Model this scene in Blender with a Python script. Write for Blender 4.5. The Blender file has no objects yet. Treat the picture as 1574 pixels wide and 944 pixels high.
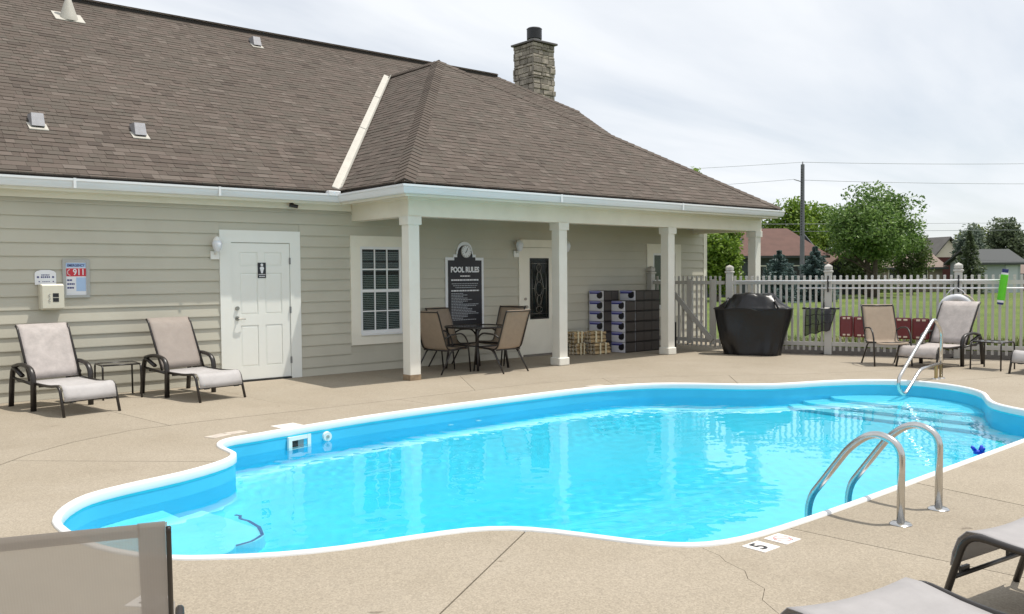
import bpy, bmesh, math, random
from mathutils import Vector, Matrix, geometry, noise
R = math.radians
sc = bpy.context.scene
col = sc.collection

# ---------------------------------------------------------------- camera, sky, sun, exposure
cam = bpy.data.cameras.new("camera")
cam.sensor_width = 36.0
cam.lens = 36.0 * 1360.48 / 1574.0
cam.clip_start = 0.05
cam.clip_end = 3000
cam_ob = bpy.data.objects.new("camera", cam)
col.objects.link(cam_ob)
ya, pi_, ro = R(40.4848), R(2.1832), R(-0.4162)
_r = Vector((math.cos(ya), -math.sin(ya), 0)); _f = Vector((math.sin(ya), math.cos(ya), 0)); _u = Vector((0, 0, 1))
_F = _f * math.cos(pi_) - _u * math.sin(pi_); _U = _u * math.cos(pi_) + _f * math.sin(pi_)
_R2 = _r * math.cos(ro) + _U * math.sin(ro); _U2 = _U * math.cos(ro) - _r * math.sin(ro)
cam_ob.matrix_world = Matrix((( _R2.x, _U2.x, -_F.x, -7.3594), (_R2.y, _U2.y, -_F.y, -10.9558), (_R2.z, _U2.z, -_F.z, 1.5886), (0, 0, 0, 1)))
sc.camera = cam_ob

SUN_TO = Vector((0.29, -0.205, 1.0)).normalized()
SUN_EL = math.asin(SUN_TO.z)
SUN_AZ = math.atan2(SUN_TO.x, SUN_TO.y)      # clockwise from +Y
sun = bpy.data.lights.new("sun", 'SUN')
sun.energy = 4.3; sun.angle = R(0.53); sun.color = (1.0, 0.945, 0.86)
sun.cycles.is_caustics_light = True
sun_ob = bpy.data.objects.new("sun", sun); col.objects.link(sun_ob)
sun_ob.rotation_mode = 'QUATERNION'
sun_ob.rotation_quaternion = SUN_TO.to_track_quat('Z', 'Y')
sun_ob.location = (0, 0, 30)

world = bpy.data.worlds.new("World"); sc.world = world; world.use_nodes = True
wn = world.node_tree; wl = wn.links
bg = wn.nodes['Background']; bg.inputs[1].default_value = 0.10
sky = wn.nodes.new('ShaderNodeTexSky'); sky.sky_type = 'NISHITA'; sky.sun_disc = False
sky.sun_elevation = SUN_EL; sky.sun_rotation = SUN_AZ; sky.altitude = 200; sky.dust_density = .6
tc = wn.nodes.new('ShaderNodeTexCoord')
sep = wn.nodes.new('ShaderNodeSeparateXYZ'); wl.new(tc.outputs['Generated'], sep.inputs[0])
def wmath(op, a, b=None, clamp=False):
    n = wn.nodes.new('ShaderNodeMath'); n.operation = op; n.use_clamp = clamp
    for i, v in enumerate((a, b)):
        if v is None: continue
        if isinstance(v, (int, float)): n.inputs[i].default_value = v
        else: wl.new(v, n.inputs[i])
    return n.outputs[0]
zz = wmath('ADD', wmath('MAXIMUM', sep.outputs[2], 0.0), 0.16)
comb = wn.nodes.new('ShaderNodeCombineXYZ')
wl.new(wmath('DIVIDE', sep.outputs[0], zz), comb.inputs[0]); wl.new(wmath('DIVIDE', sep.outputs[1], zz), comb.inputs[1])
mp = wn.nodes.new('ShaderNodeMapping'); mp.inputs['Rotation'].default_value = (0, 0, 0.5); mp.inputs['Scale'].default_value = (0.55, 1.3, 1)
wl.new(comb.outputs[0], mp.inputs[0])
cn = wn.nodes.new('ShaderNodeTexNoise'); cn.inputs['Scale'].default_value = 0.85; cn.inputs['Detail'].default_value = 7; cn.inputs['Roughness'].default_value = 0.52
cn.inputs['Distortion'].default_value = 0.35
wl.new(mp.outputs[0], cn.inputs['Vector'])
cr = wn.nodes.new('ShaderNodeValToRGB'); cr.color_ramp.elements[0].position = 0.34; cr.color_ramp.elements[1].position = 0.58
cr.color_ramp.elements[0].color = (0.56, 0.56, 0.56, 1); cr.color_ramp.elements[1].color = (0.97, 0.97, 0.97, 1)
wl.new(cn.outputs[0], cr.inputs[0])
mixw = wn.nodes.new('ShaderNodeMix'); mixw.data_type = 'RGBA'
wl.new(cr.outputs[0], mixw.inputs['Factor']); wl.new(sky.outputs[0], mixw.inputs['A'])
mixw.inputs['B'].default_value = (9.75, 10.05, 10.45, 1)
wl.new(mixw.outputs['Result'], bg.inputs[0])

sc.view_settings.view_transform = 'Standard'; sc.view_settings.look = 'None'
sc.view_settings.exposure = 0.0; sc.view_settings.gamma = 1.0
sc.cycles.max_bounces = 14; sc.cycles.transmission_bounces = 10; sc.cycles.transparent_max_bounces = 24
sc.cycles.diffuse_bounces = 5; sc.cycles.glossy_bounces = 4
sc.cycles.use_denoising = True

# ---------------------------------------------------------------- materials
def mat(name, base, rough=0.6, metal=0.0, var=0.0, vscale=6.0, bump=0.0, bscale=80.0, spec=0.5, obj_var=0.0, coat=0.0, stretch=None, dirt=None, dscale=1.5, coord='Object'):
    m = bpy.data.materials.new(name); m.use_nodes = True
    nt = m.node_tree; L = nt.links; b = nt.nodes['Principled BSDF']
    b.inputs['Base Color'].default_value = (*base, 1); b.inputs['Roughness'].default_value = rough
    b.inputs['Metallic'].default_value = metal; b.inputs['Specular IOR Level'].default_value = spec
    b.inputs['Coat Weight'].default_value = coat
    t = nt.nodes.new('ShaderNodeTexCoord'); src = t.outputs[coord]
    if stretch:
        mpn = nt.nodes.new('ShaderNodeMapping'); mpn.inputs['Scale'].default_value = stretch; L.new(src, mpn.inputs[0]); src = mpn.outputs[0]
    cur = None
    def mixc(fac, a, bcol, mode='MIX'):
        n = nt.nodes.new('ShaderNodeMix'); n.data_type = 'RGBA'; n.blend_type = mode
        if isinstance(fac, float): n.inputs['Factor'].default_value = fac
        else: L.new(fac, n.inputs['Factor'])
        if isinstance(a, tuple): n.inputs['A'].default_value = (*a, 1)
        else: L.new(a, n.inputs['A'])
        if isinstance(bcol, tuple): n.inputs['B'].default_value = (*bcol, 1)
        else: L.new(bcol, n.inputs['B'])
        return n.outputs['Result']
    if var > 0:
        n = nt.nodes.new('ShaderNodeTexNoise'); n.inputs['Scale'].default_value = vscale; n.inputs['Detail'].default_value = 5
        L.new(src, n.inputs['Vector'])
        lo = tuple(c * (1 - var) for c in base); hi = tuple(min(1, c * (1 + var)) for c in base)
        r = nt.nodes.new('ShaderNodeValToRGB'); r.color_ramp.elements[0].position = .3; r.color_ramp.elements[1].position = .7
        r.color_ramp.elements[0].color = (*lo, 1); r.color_ramp.elements[1].color = (*hi, 1)
        L.new(n.outputs[0], r.inputs[0]); cur = r.outputs[0]
    if dirt:
        n = nt.nodes.new('ShaderNodeTexNoise'); n.inputs['Scale'].default_value = dscale; n.inputs['Detail'].default_value = 6; n.inputs['Roughness'].default_value = .65
        L.new(src, n.inputs['Vector'])
        r = nt.nodes.new('ShaderNodeValToRGB'); r.color_ramp.elements[0].position = .5; r.color_ramp.elements[1].position = .78
        r.color_ramp.elements[0].color = (0, 0, 0, 1); r.color_ramp.elements[1].color = (dirt[3],) * 3 + (1,)
        L.new(n.outputs[0], r.inputs[0]); cur = mixc(r.outputs[0], cur or base, dirt[:3])
    if obj_var > 0:
        oi = nt.nodes.new('ShaderNodeObjectInfo')
        mr = nt.nodes.new('ShaderNodeMapRange'); mr.inputs['To Min'].default_value = 1 - obj_var; mr.inputs['To Max'].default_value = 1 + obj_var
        L.new(oi.outputs['Random'], mr.inputs[0])
        cc = nt.nodes.new('ShaderNodeCombineColor')
        for i in range(3): L.new(mr.outputs[0], cc.inputs[i])
        cur = mixc(1.0, cur or base, cc.outputs[0], 'MULTIPLY')
    if cur is not None: L.new(cur, b.inputs['Base Color'])
    if bump > 0:
        n = nt.nodes.new('ShaderNodeTexNoise'); n.inputs['Scale'].default_value = bscale; n.inputs['Detail'].default_value = 3
        L.new(src, n.inputs['Vector'])
        bp = nt.nodes.new('ShaderNodeBump'); bp.inputs['Strength'].default_value = bump; bp.inputs['Distance'].default_value = .01
        L.new(n.outputs[0], bp.inputs['Height']); L.new(bp.outputs[0], b.inputs['Normal'])
    return m

def node_mat(name):
    m = bpy.data.materials.new(name); m.use_nodes = True
    return m, m.node_tree, m.node_tree.links, m.node_tree.nodes['Principled BSDF']

M = {}
M['siding'] = mat('siding_paint', (.495, .475, .395), .55, var=.05, vscale=1.2, bump=.05, bscale=60, obj_var=.025, dirt=(.34, .32, .26, .3), dscale=.9)
M['trim'] = mat('cream_trim', (.79, .76, .66), .45, var=.04, vscale=2, dirt=(.55, .50, .40, .22), dscale=2.2)
M['column'] = mat('cream_column', (.76, .745, .68), .42, var=.03, vscale=3, dirt=(.52, .46, .36, .2), dscale=2.5)
M['gutter'] = mat('white_gutter', (.74, .76, .78), .35, var=.03, vscale=2, dirt=(.5, .5, .48, .25), dscale=3, stretch=(.4, .4, 3))
M['white'] = mat('white_paint', (.78, .79, .77), .4, var=.02, vscale=3)
M['door'] = mat('white_door', (.80, .815, .775), .38, var=.02, vscale=3, dirt=(.6, .58, .5, .15), dscale=3)
M['vinyl'] = mat('white_vinyl', (.74, .75, .76), .3, var=.02)
M['fence'] = mat('almond_white_fence', (.50, .485, .455), .4, var=.05, vscale=3, dirt=(.36, .34, .28, .3), dscale=3)
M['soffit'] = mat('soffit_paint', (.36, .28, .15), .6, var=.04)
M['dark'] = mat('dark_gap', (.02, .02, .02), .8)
M['black'] = mat('black_plastic', (.012, .012, .014), .4)
M['blackmetal'] = mat('dark_bronze_metal', (.018, .014, .012), .38, var=.2, vscale=30, spec=.6)
M['chrome'] = mat('brushed_steel', (.62, .61, .59), .22, metal=1, var=.06, vscale=20, bump=.02, bscale=150)
M['brass'] = mat('weathered_bronze_post', (.42, .33, .17), .35, metal=1)
M['nickel'] = mat('dull_nickel', (.35, .33, .30), .35, metal=1)
M['galv'] = mat('galvanised_vent', (.30, .30, .32), .5, metal=.2, var=.1, vscale=15)
M['lead'] = mat('vent_flashing', (.46, .44, .39), .55, var=.06)
M['coping'] = mat('white_coping', (.80, .81, .81), .35, var=.03, vscale=4, dirt=(.6, .58, .52, .2), dscale=2)
M['grillcover'] = mat('black_vinyl_cover', (.007, .007, .0085), .34, var=.15, vscale=5, bump=.25, bscale=14, spec=.45)
M['signblack'] = mat('sign_black', (.012, .013, .02), .4)
M['signwhite'] = mat('sign_white', (.78, .79, .82), .45)
M['signgrey'] = mat('sign_print_grey', (.33, .35, .38), .6)
M['signblue'] = mat('sign_pale_blue', (.40, .55, .78), .5)
M['signink'] = mat('sign_ink_blue', (.06, .07, .20), .5)
M['signred'] = mat('sign_red', (.55, .03, .05), .5)
M['alu'] = mat('aluminium_frame', (.42, .41, .39), .4, metal=.5)
M['beige'] = mat('beige_plastic', (.62, .60, .50), .4)
M['stoneA'] = mat('chimney_stone', (.29, .258, .22), .85, var=.30, vscale=7, bump=.6, bscale=18, obj_var=.3)
M['mortar'] = mat('mortar', (.20, .18, .155), .9, var=.1)
M['capstone'] = mat('chimney_cap_metal', (.10, .09, .09), .5)
M['flue'] = mat('flue_steel', (.30, .30, .31), .4, metal=.7)
M['wood'] = mat('firewood', (.44, .32, .17), .8, var=.35, vscale=9, obj_var=.3, stretch=(1, 8, 8))
M['woodend'] = mat('firewood_end', (.50, .44, .34), .8, var=.25, vscale=25, obj_var=.15)
M['band'] = mat('bundle_strap', (.66, .60, .42), .4)
M['cartonwhite'] = mat('carton_white', (.74, .75, .82), .5, var=.04)
M['cartonlilac'] = mat('carton_lilac', (.30, .31, .62), .5)
M['cartonblue'] = mat('carton_blue', (.025, .03, .26), .5)
M['cartonblack'] = mat('shrink_wrapped_black', (.02, .017, .017), .32, var=.2, bump=.15, bscale=20)
M['cartonrib'] = mat('black_tray_rib', (.055, .047, .043), .4)
M['maroon'] = mat('maroon_plastic', (.15, .022, .025), .42, var=.15, vscale=4)
M['tan'] = mat('tan_tab', (.62, .52, .42), .5)
M['buoy'] = mat('faded_white_buoy', (.60, .61, .64), .5, var=.06)
M['green'] = mat('lime_green_foam', (.12, .62, .02), .5)
M['navy'] = mat('navy_plastic', (.02, .03, .16), .4)
M['blueplastic'] = mat('blue_float_plastic', (.01, .05, .55), .35)
M['groundstrip'] = mat('dark_strip_ground', (.016, .013, .011), .95, var=.4, vscale=12, bump=.8, bscale=30)
M['bark'] = mat('bark', (.09, .07, .055), .9, var=.3, vscale=10, bump=.5, bscale=20)
M['poleconc'] = mat('grey_utility_pole', (.165, .165, .19), .8, var=.12, vscale=4, stretch=(1, 1, .2))
M['wire'] = mat('wire', (.35, .37, .40), .6)
M['tabletop'] = mat('table_glass', (.05, .045, .04), .12, spec=.6)
M['stain'] = mat('stained_column_foot', (.26, .19, .12), .8, var=.3, vscale=10)
M['hinge'] = mat('hinge_grey', (.25, .25, .25), .4, metal=.8)
M['tilewhite'] = mat('marker_tile_white', (.78, .74, .70), .4, var=.04, vscale=20)
M['tilefade'] = mat('marker_tile_faded', (.50, .44, .38), .6, var=.2, vscale=14)
M['pink'] = mat('marker_faded_red', (.55, .30, .30), .5)
M['lampglass'] = mat('frosted_lamp_glass', (.70, .73, .78), .25)
M['houseA'] = mat('far_roof_maroon', (.112, .058, .046), .85, var=.12, vscale=2, bump=.3, bscale=6)
M['houseAw'] = mat('far_wall_slate', (.05, .06, .065), .7)
M['houseB'] = mat('far_roof_brown', (.16, .10, .075), .85, var=.12, vscale=2)
M['houseBw'] = mat('far_wall_charcoal', (.035, .042, .046), .8)
M['houseC'] = mat('far_roof_grey', (.10, .095, .09), .85, var=.12, vscale=2)
M['houseCw'] = mat('far_gable_cream', (.78, .70, .60), .7)
M['brick'] = mat('far_red_brick', (.10, .03, .028), .85, var=.2, vscale=20)
M['houseDw'] = mat('far_wall_blue_grey', (.33, .37, .40), .7)
M['houseDr'] = mat('far_roof_dark', (.06, .065, .066), .8)
M['shed_door'] = mat('pale_shed_door', (.45, .49, .52), .5)
M['houseE'] = mat('far_roof_taupe', (.20, .15, .125), .8)
M['houseEw'] = mat('far_wall_tan', (.28, .23, .18), .8)

# deck: exposed-aggregate concrete
def deck_material():
    m, nt, L, b = node_mat('aggregate_concrete')
    t = nt.nodes.new('ShaderNodeTexCoord'); oi = nt.nodes.new('ShaderNodeObjectInfo')
    def noi(s, d, r=.5):
        n = nt.nodes.new('ShaderNodeTexNoise'); n.inputs['Scale'].default_value = s; n.inputs['Detail'].default_value = d; n.inputs['Roughness'].default_value = r
        L.new(t.outputs['Object'], n.inputs['Vector']); return n.outputs[0]
    def ramp(f, p0, c0, p1, c1):
        r = nt.nodes.new('ShaderNodeValToRGB'); r.color_ramp.elements[0].position = p0; r.color_ramp.elements[1].position = p1
        r.color_ramp.elements[0].color = (*c0, 1); r.color_ramp.elements[1].color = (*c1, 1); L.new(f, r.inputs[0]); return r.outputs[0]
    def mix(f, a, c, mode='MIX'):
        n = nt.nodes.new('ShaderNodeMix'); n.data_type = 'RGBA'; n.blend_type = mode
        if isinstance(f, float): n.inputs['Factor'].default_value = f
        else: L.new(f, n.inputs['Factor'])
        L.new(a, n.inputs['A'])
        if isinstance(c, tuple): n.inputs['B'].default_value = (*c, 1)
        else: L.new(c, n.inputs['B'])
        return n.outputs['Result']
    c = ramp(noi(.55, 4, .6), .3, (.290, .248, .188), .7, (.338, .293, .231))
    v = nt.nodes.new('ShaderNodeTexVoronoi'); v.inputs['Scale'].default_value = 120; L.new(t.outputs['Object'], v.inputs['Vector'])
    agg = nt.nodes.new('ShaderNodeMix'); agg.data_type = 'RGBA'; agg.blend_type = 'OVERLAY'; agg.inputs['Factor'].default_value = .22
    bw = nt.nodes.new('ShaderNodeRGBToBW'); L.new(v.outputs['Color'], bw.inputs[0])
    L.new(c, agg.inputs['A']); L.new(bw.outputs[0], agg.inputs['B']); c = agg.outputs['Result']
    # pebbles of light and dark colour
    c = mix(ramp(noi(60, 2), .64, (0, 0, 0), .70, (.4, .4, .4)), c, (.44, .39, .32))
    c = mix(ramp(noi(47, 2), .66, (0, 0, 0), .72, (.32, .32, .32)), c, (.17, .135, .095))
    # weathering blotches and old stains
    c = mix(ramp(noi(1.7, 6, .65), .54, (0, 0, 0), .80, (.40, .40, .40)), c, (.215, .178, .130))
    c = mix(ramp(noi(.9, 6, .6), .60, (0, 0, 0), .85, (.35, .35, .35)), c, (.37, .33, .275))
    c = mix(ramp(noi(5.5, 2), .735, (0, 0, 0), .765, (.6, .6, .6)), c, (.12, .095, .07))
    mr = nt.nodes.new('ShaderNodeMapRange'); mr.inputs['To Min'].default_value = .94; mr.inputs['To Max'].default_value = 1.05
    L.new(oi.outputs['Random'], mr.inputs[0]); cc = nt.nodes.new('ShaderNodeCombineColor')
    for i in range(3): L.new(mr.outputs[0], cc.inputs[i])
    c = mix(1.0, c, cc.outputs[0], 'MULTIPLY')
    L.new(c, b.inputs['Base Color']); b.inputs['Roughness'].default_value = .82; b.inputs['Specular IOR Level'].default_value = .3
    bp = nt.nodes.new('ShaderNodeBump'); bp.inputs['Strength'].default_value = .35; bp.inputs['Distance'].default_value = .006
    L.new(noi(75, 3), bp.inputs['Height']); L.new(bp.outputs[0], b.inputs['Normal'])
    return m
M['deck'] = deck_material()
M['joint'] = mat('joint_filler', (.12, .098, .072), .9, var=.2, vscale=8)

# shingles: tone from a face attribute (joined courses) or the object's random number
def shingle_material():
    m, nt, L, b = node_mat('asphalt_shingle')
    at = nt.nodes.new('ShaderNodeAttribute'); at.attribute_name = 'tone'
    oi = nt.nodes.new('ShaderNodeObjectInfo')
    ad = nt.nodes.new('ShaderNodeMath'); ad.operation = 'ADD'; L.new(at.outputs['Fac'], ad.inputs[0]); L.new(oi.outputs['Random'], ad.inputs[1])
    fr = nt.nodes.new('ShaderNodeMath'); fr.operation = 'FRACT'; L.new(ad.outputs[0], fr.inputs[0])
    r = nt.nodes.new('ShaderNodeValToRGB'); e = r.color_ramp.elements
    e[0].position = 0; e[0].color = (.076, .061, .051, 1); e[1].position = 1; e[1].color = (.138, .116, .099, 1)
    for p, c in ((.2, (.090, .072, .060)), (.45, (.102, .082, .068)), (.62, (.096, .082, .068)), (.82, (.114, .090, .076))):
        x = e.new(p); x.color = (*c, 1)
    L.new(fr.outputs[0], r.inputs[0])
    t = nt.nodes.new('ShaderNodeTexCoord')
    n = nt.nodes.new('ShaderNodeTexNoise'); n.inputs['Scale'].default_value = 130; n.inputs['Detail'].default_value = 2; L.new(t.outputs['Object'], n.inputs['Vector'])
    mr = nt.nodes.new('ShaderNodeMapRange'); mr.inputs['To Min'].default_value = .72; mr.inputs['To Max'].default_value = 1.28; L.new(n.outputs[0], mr.inputs[0])
    n2 = nt.nodes.new('ShaderNodeTexNoise'); n2.inputs['Scale'].default_value = .5; n2.inputs['Detail'].default_value = 4
    g = nt.nodes.new('ShaderNodeNewGeometry'); L.new(g.outputs['Position'], n2.inputs['Vector'])
    mr2 = nt.nodes.new('ShaderNodeMapRange'); mr2.inputs['To Min'].default_value = .86; mr2.inputs['To Max'].default_value = 1.14; L.new(n2.outputs[0], mr2.inputs[0])
    mu = nt.nodes.new('ShaderNodeMath'); mu.operation = 'MULTIPLY'; L.new(mr.outputs[0], mu.inputs[0]); L.new(mr2.outputs[0], mu.inputs[1])
    vm = nt.nodes.new('ShaderNodeVectorMath'); vm.operation = 'SCALE'; L.new(r.outputs[0], vm.inputs[0]); L.new(mu.outputs[0], vm.inputs['Scale'])
    L.new(vm.outputs[0], b.inputs['Base Color']); b.inputs['Roughness'].default_value = .88; b.inputs['Specular IOR Level'].default_value = .25
    return m
M['shingle'] = shingle_material()
M['rooffelt'] = mat('roof_felt', (.035, .03, .027), .9)

# woven sling fabric, partly see-through
def sling_material(name, base, open_=.12, stripe=.12, trans=.16):
    m, nt, L, b = node_mat(name)
    t = nt.nodes.new('ShaderNodeTexCoord')
    w = nt.nodes.new('ShaderNodeTexWave'); w.inputs['Scale'].default_value = 45; w.inputs['Distortion'].default_value = 0.6; L.new(t.outputs['Object'], w.inputs['Vector'])
    n = nt.nodes.new('ShaderNodeTexNoise'); n.inputs['Scale'].default_value = 9; n.inputs['Detail'].default_value = 6; n.inputs['Roughness'].default_value = .7; L.new(t.outputs['Object'], n.inputs['Vector'])
    ad = nt.nodes.new('ShaderNodeMath'); ad.operation = 'MULTIPLY_ADD'; ad.inputs[1].default_value = .25; L.new(w.outputs['Fac'], ad.inputs[0]); L.new(n.outputs[0], ad.inputs[2])
    r = nt.nodes.new('ShaderNodeValToRGB'); r.color_ramp.elements[0].position = .3; r.color_ramp.elements[1].position = .95
    r.color_ramp.elements[0].color = (*[c * (1 - stripe) for c in base], 1); r.color_ramp.elements[1].color = (*[min(1, c * (1 + stripe)) for c in base], 1)
    L.new(ad.outputs[0], r.inputs[0]); L.new(r.outputs[0], b.inputs['Base Color']); b.inputs['Roughness'].default_value = .75
    tr = nt.nodes.new('ShaderNodeBsdfTransparent'); tl = nt.nodes.new('ShaderNodeBsdfTranslucent'); L.new(r.outputs[0], tl.inputs['Color'])
    m1 = nt.nodes.new('ShaderNodeMixShader'); m1.inputs[0].default_value = trans; L.new(b.outputs[0], m1.inputs[1]); L.new(tl.outputs[0], m1.inputs[2])
    m2 = nt.nodes.new('ShaderNodeMixShader'); m2.inputs[0].default_value = open_; L.new(m1.outputs[0], m2.inputs[1]); L.new(tr.outputs[0], m2.inputs[2])
    L.new(m2.outputs[0], nt.nodes['Material Output'].inputs[0])
    return m
M['sling'] = sling_material('taupe_sling', (.50, .455, .435), .05, .26)
M['slingmid'] = sling_material('grey_near_sling', (.40, .385, .385), .05)
M['sling2'] = sling_material('tan_sling', (.37, .32, .285), .05)
M['slingpale'] = sling_material('pale_grey_sling', (.52, .50, .495), .05)
M['slingnear'] = sling_material('sheer_taupe_sling', (.42, .385, .345), .17, .04, .36)
M['slinghem'] = sling_material('taupe_sling_hem', (.42, .385, .36), .08, .04, .30)
M['slingchair'] = sling_material('brown_tan_sling', (.46, .37, .285), .06, .12, .34)
M['netmesh'] = sling_material('dark_net', (.022, .024, .034), .18)

# pool shell and water
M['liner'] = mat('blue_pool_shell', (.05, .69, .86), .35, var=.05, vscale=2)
M['linershade'] = mat('shade_tinted_pool_wall', (.065, .50, .74), .35, var=.05, vscale=2)  # same shell blue, with the shade of the walls put into the colour
M['linerstep'] = mat('pale_pool_step', (.17, .76, .88), .4, var=.05, vscale=2)
M['stripe'] = mat('navy_step_stripe', (.010, .11, .30), .5)
def water_material():
    m, nt, L, b = node_mat('pool_water')
    b.inputs['Base Color'].default_value = (1, 1, 1, 1); b.inputs['Roughness'].default_value = 0.0
    b.inputs['IOR'].default_value = 1.333; b.inputs['Transmission Weight'].default_value = 1.0
    return m
M['water'] = water_material()

def glass_material():
    m, nt, L, b = node_mat('window_glass')
    b.inputs['Base Color'].default_value = (.03, .035, .035, 1); b.inputs['Roughness'].default_value = .04; b.inputs['Specular IOR Level'].default_value = .6
    tr = nt.nodes.new('ShaderNodeBsdfTransparent'); tr.inputs[0].default_value = (.75, .8, .78, 1)
    mx = nt.nodes.new('ShaderNodeMixShader'); mx.inputs[0].default_value = .80
    L.new(b.outputs[0], mx.inputs[1]); L.new(tr.outputs[0], mx.inputs[2]); L.new(mx.outputs[0], nt.nodes['Material Output'].inputs[0])
    return m
M['glass'] = glass_material()

def grass_material():
    m, nt, L, b = node_mat('lawn')
    t = nt.nodes.new('ShaderNodeTexCoord')
    def noi(s, d, r=.6):
        n = nt.nodes.new('ShaderNodeTexNoise'); n.inputs['Scale'].default_value = s; n.inputs['Detail'].default_value = d; n.inputs['Roughness'].default_value = r
        L.new(t.outputs['Object'], n.inputs['Vector']); return n.outputs[0]
    r = nt.nodes.new('ShaderNodeValToRGB'); e = r.color_ramp.elements
    e[0].position = .3; e[0].color = (.060, .105, .010, 1); e[1].position = .72; e[1].color = (.150, .200, .028, 1)
    L.new(noi(.22, 8, .7), r.inputs[0])
    r2 = nt.nodes.new('ShaderNodeValToRGB'); r2.color_ramp.elements[0].color = (.6, .6, .6, 1); r2.color_ramp.elements[1].color = (1.3, 1.3, 1.3, 1)
    L.new(noi(9, 6), r2.inputs[0])
    mu = nt.nodes.new('ShaderNodeMix'); mu.data_type = 'RGBA'; mu.blend_type = 'MULTIPLY'; mu.inputs['Factor'].default_value = 1
    L.new(r.outputs[0], mu.inputs['A']); L.new(r2.outputs[0], mu.inputs['B']); L.new(mu.outputs['Result'], b.inputs['Base Color'])
    b.inputs['Roughness'].default_value = .9
    bp = nt.nodes.new('ShaderNodeBump'); bp.inputs['Strength'].default_value = .8; bp.inputs['Distance'].default_value = .08
    L.new(noi(14, 4), bp.inputs['Height']); L.new(bp.outputs[0], b.inputs['Normal'])
    return m
M['lawn'] = grass_material()
def blade_material():
    m, nt, L, b = node_mat('grass_blade')
    at = nt.nodes.new('ShaderNodeAttribute'); at.attribute_name = 'tone'
    r = nt.nodes.new('ShaderNodeValToRGB'); e = r.color_ramp.elements
    e[0].color = (.05, .09, .012, 1); e[1].color = (.36, .34, .14, 1); x = e.new(.55); x.color = (.13, .18, .03, 1)
    L.new(at.outputs['Fac'], r.inputs[0]); L.new(r.outputs[0], b.inputs['Base Color']); b.inputs['Roughness'].default_value = .6
    return m
M['blade'] = blade_material()
def leaf_material(name, dark, light):
    m, nt, L, b = node_mat(name)
    at = nt.nodes.new('ShaderNodeAttribute'); at.attribute_name = 'tone'
    r = nt.nodes.new('ShaderNodeValToRGB'); e = r.color_ramp.elements
    e[0].color = (*dark, 1); e[1].color = (*light, 1)
    L.new(at.outputs['Fac'], r.inputs[0]); L.new(r.outputs[0], b.inputs['Base Color']); b.inputs['Roughness'].default_value = .5
    tl = nt.nodes.new('ShaderNodeBsdfTranslucent'); L.new(r.outputs[0], tl.inputs[0])
    mx = nt.nodes.new('ShaderNodeMixShader'); mx.inputs[0].default_value = .38
    L.new(b.outputs[0], mx.inputs[1]); L.new(tl.outputs[0], mx.inputs[2]); L.new(mx.outputs[0], nt.nodes['Material Output'].inputs[0])
    return m
M['leafA'] = leaf_material('bright_maple_leaf', (.085, .165, .018), (.25, .36, .05))
M['leafB'] = leaf_material('grey_green_leaf', (.060, .130, .026), (.25, .37, .11))
M['leafC'] = leaf_material('olive_leaf', (.060, .100, .030), (.15, .20, .065))
M['leafP'] = leaf_material('dark_pine_needle', (.065, .095, .055), (.17, .21, .11))
M['leafS'] = leaf_material('blue_spruce_needle', (.050, .090, .085), (.14, .205, .20))
M['leafY'] = leaf_material('yellow_green_leaf', (.11, .15, .02), (.24, .27, .05))
M['leafG'] = leaf_material('pale_grey_pine_needle', (.08, .12, .09), (.22, .26, .20))

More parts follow.
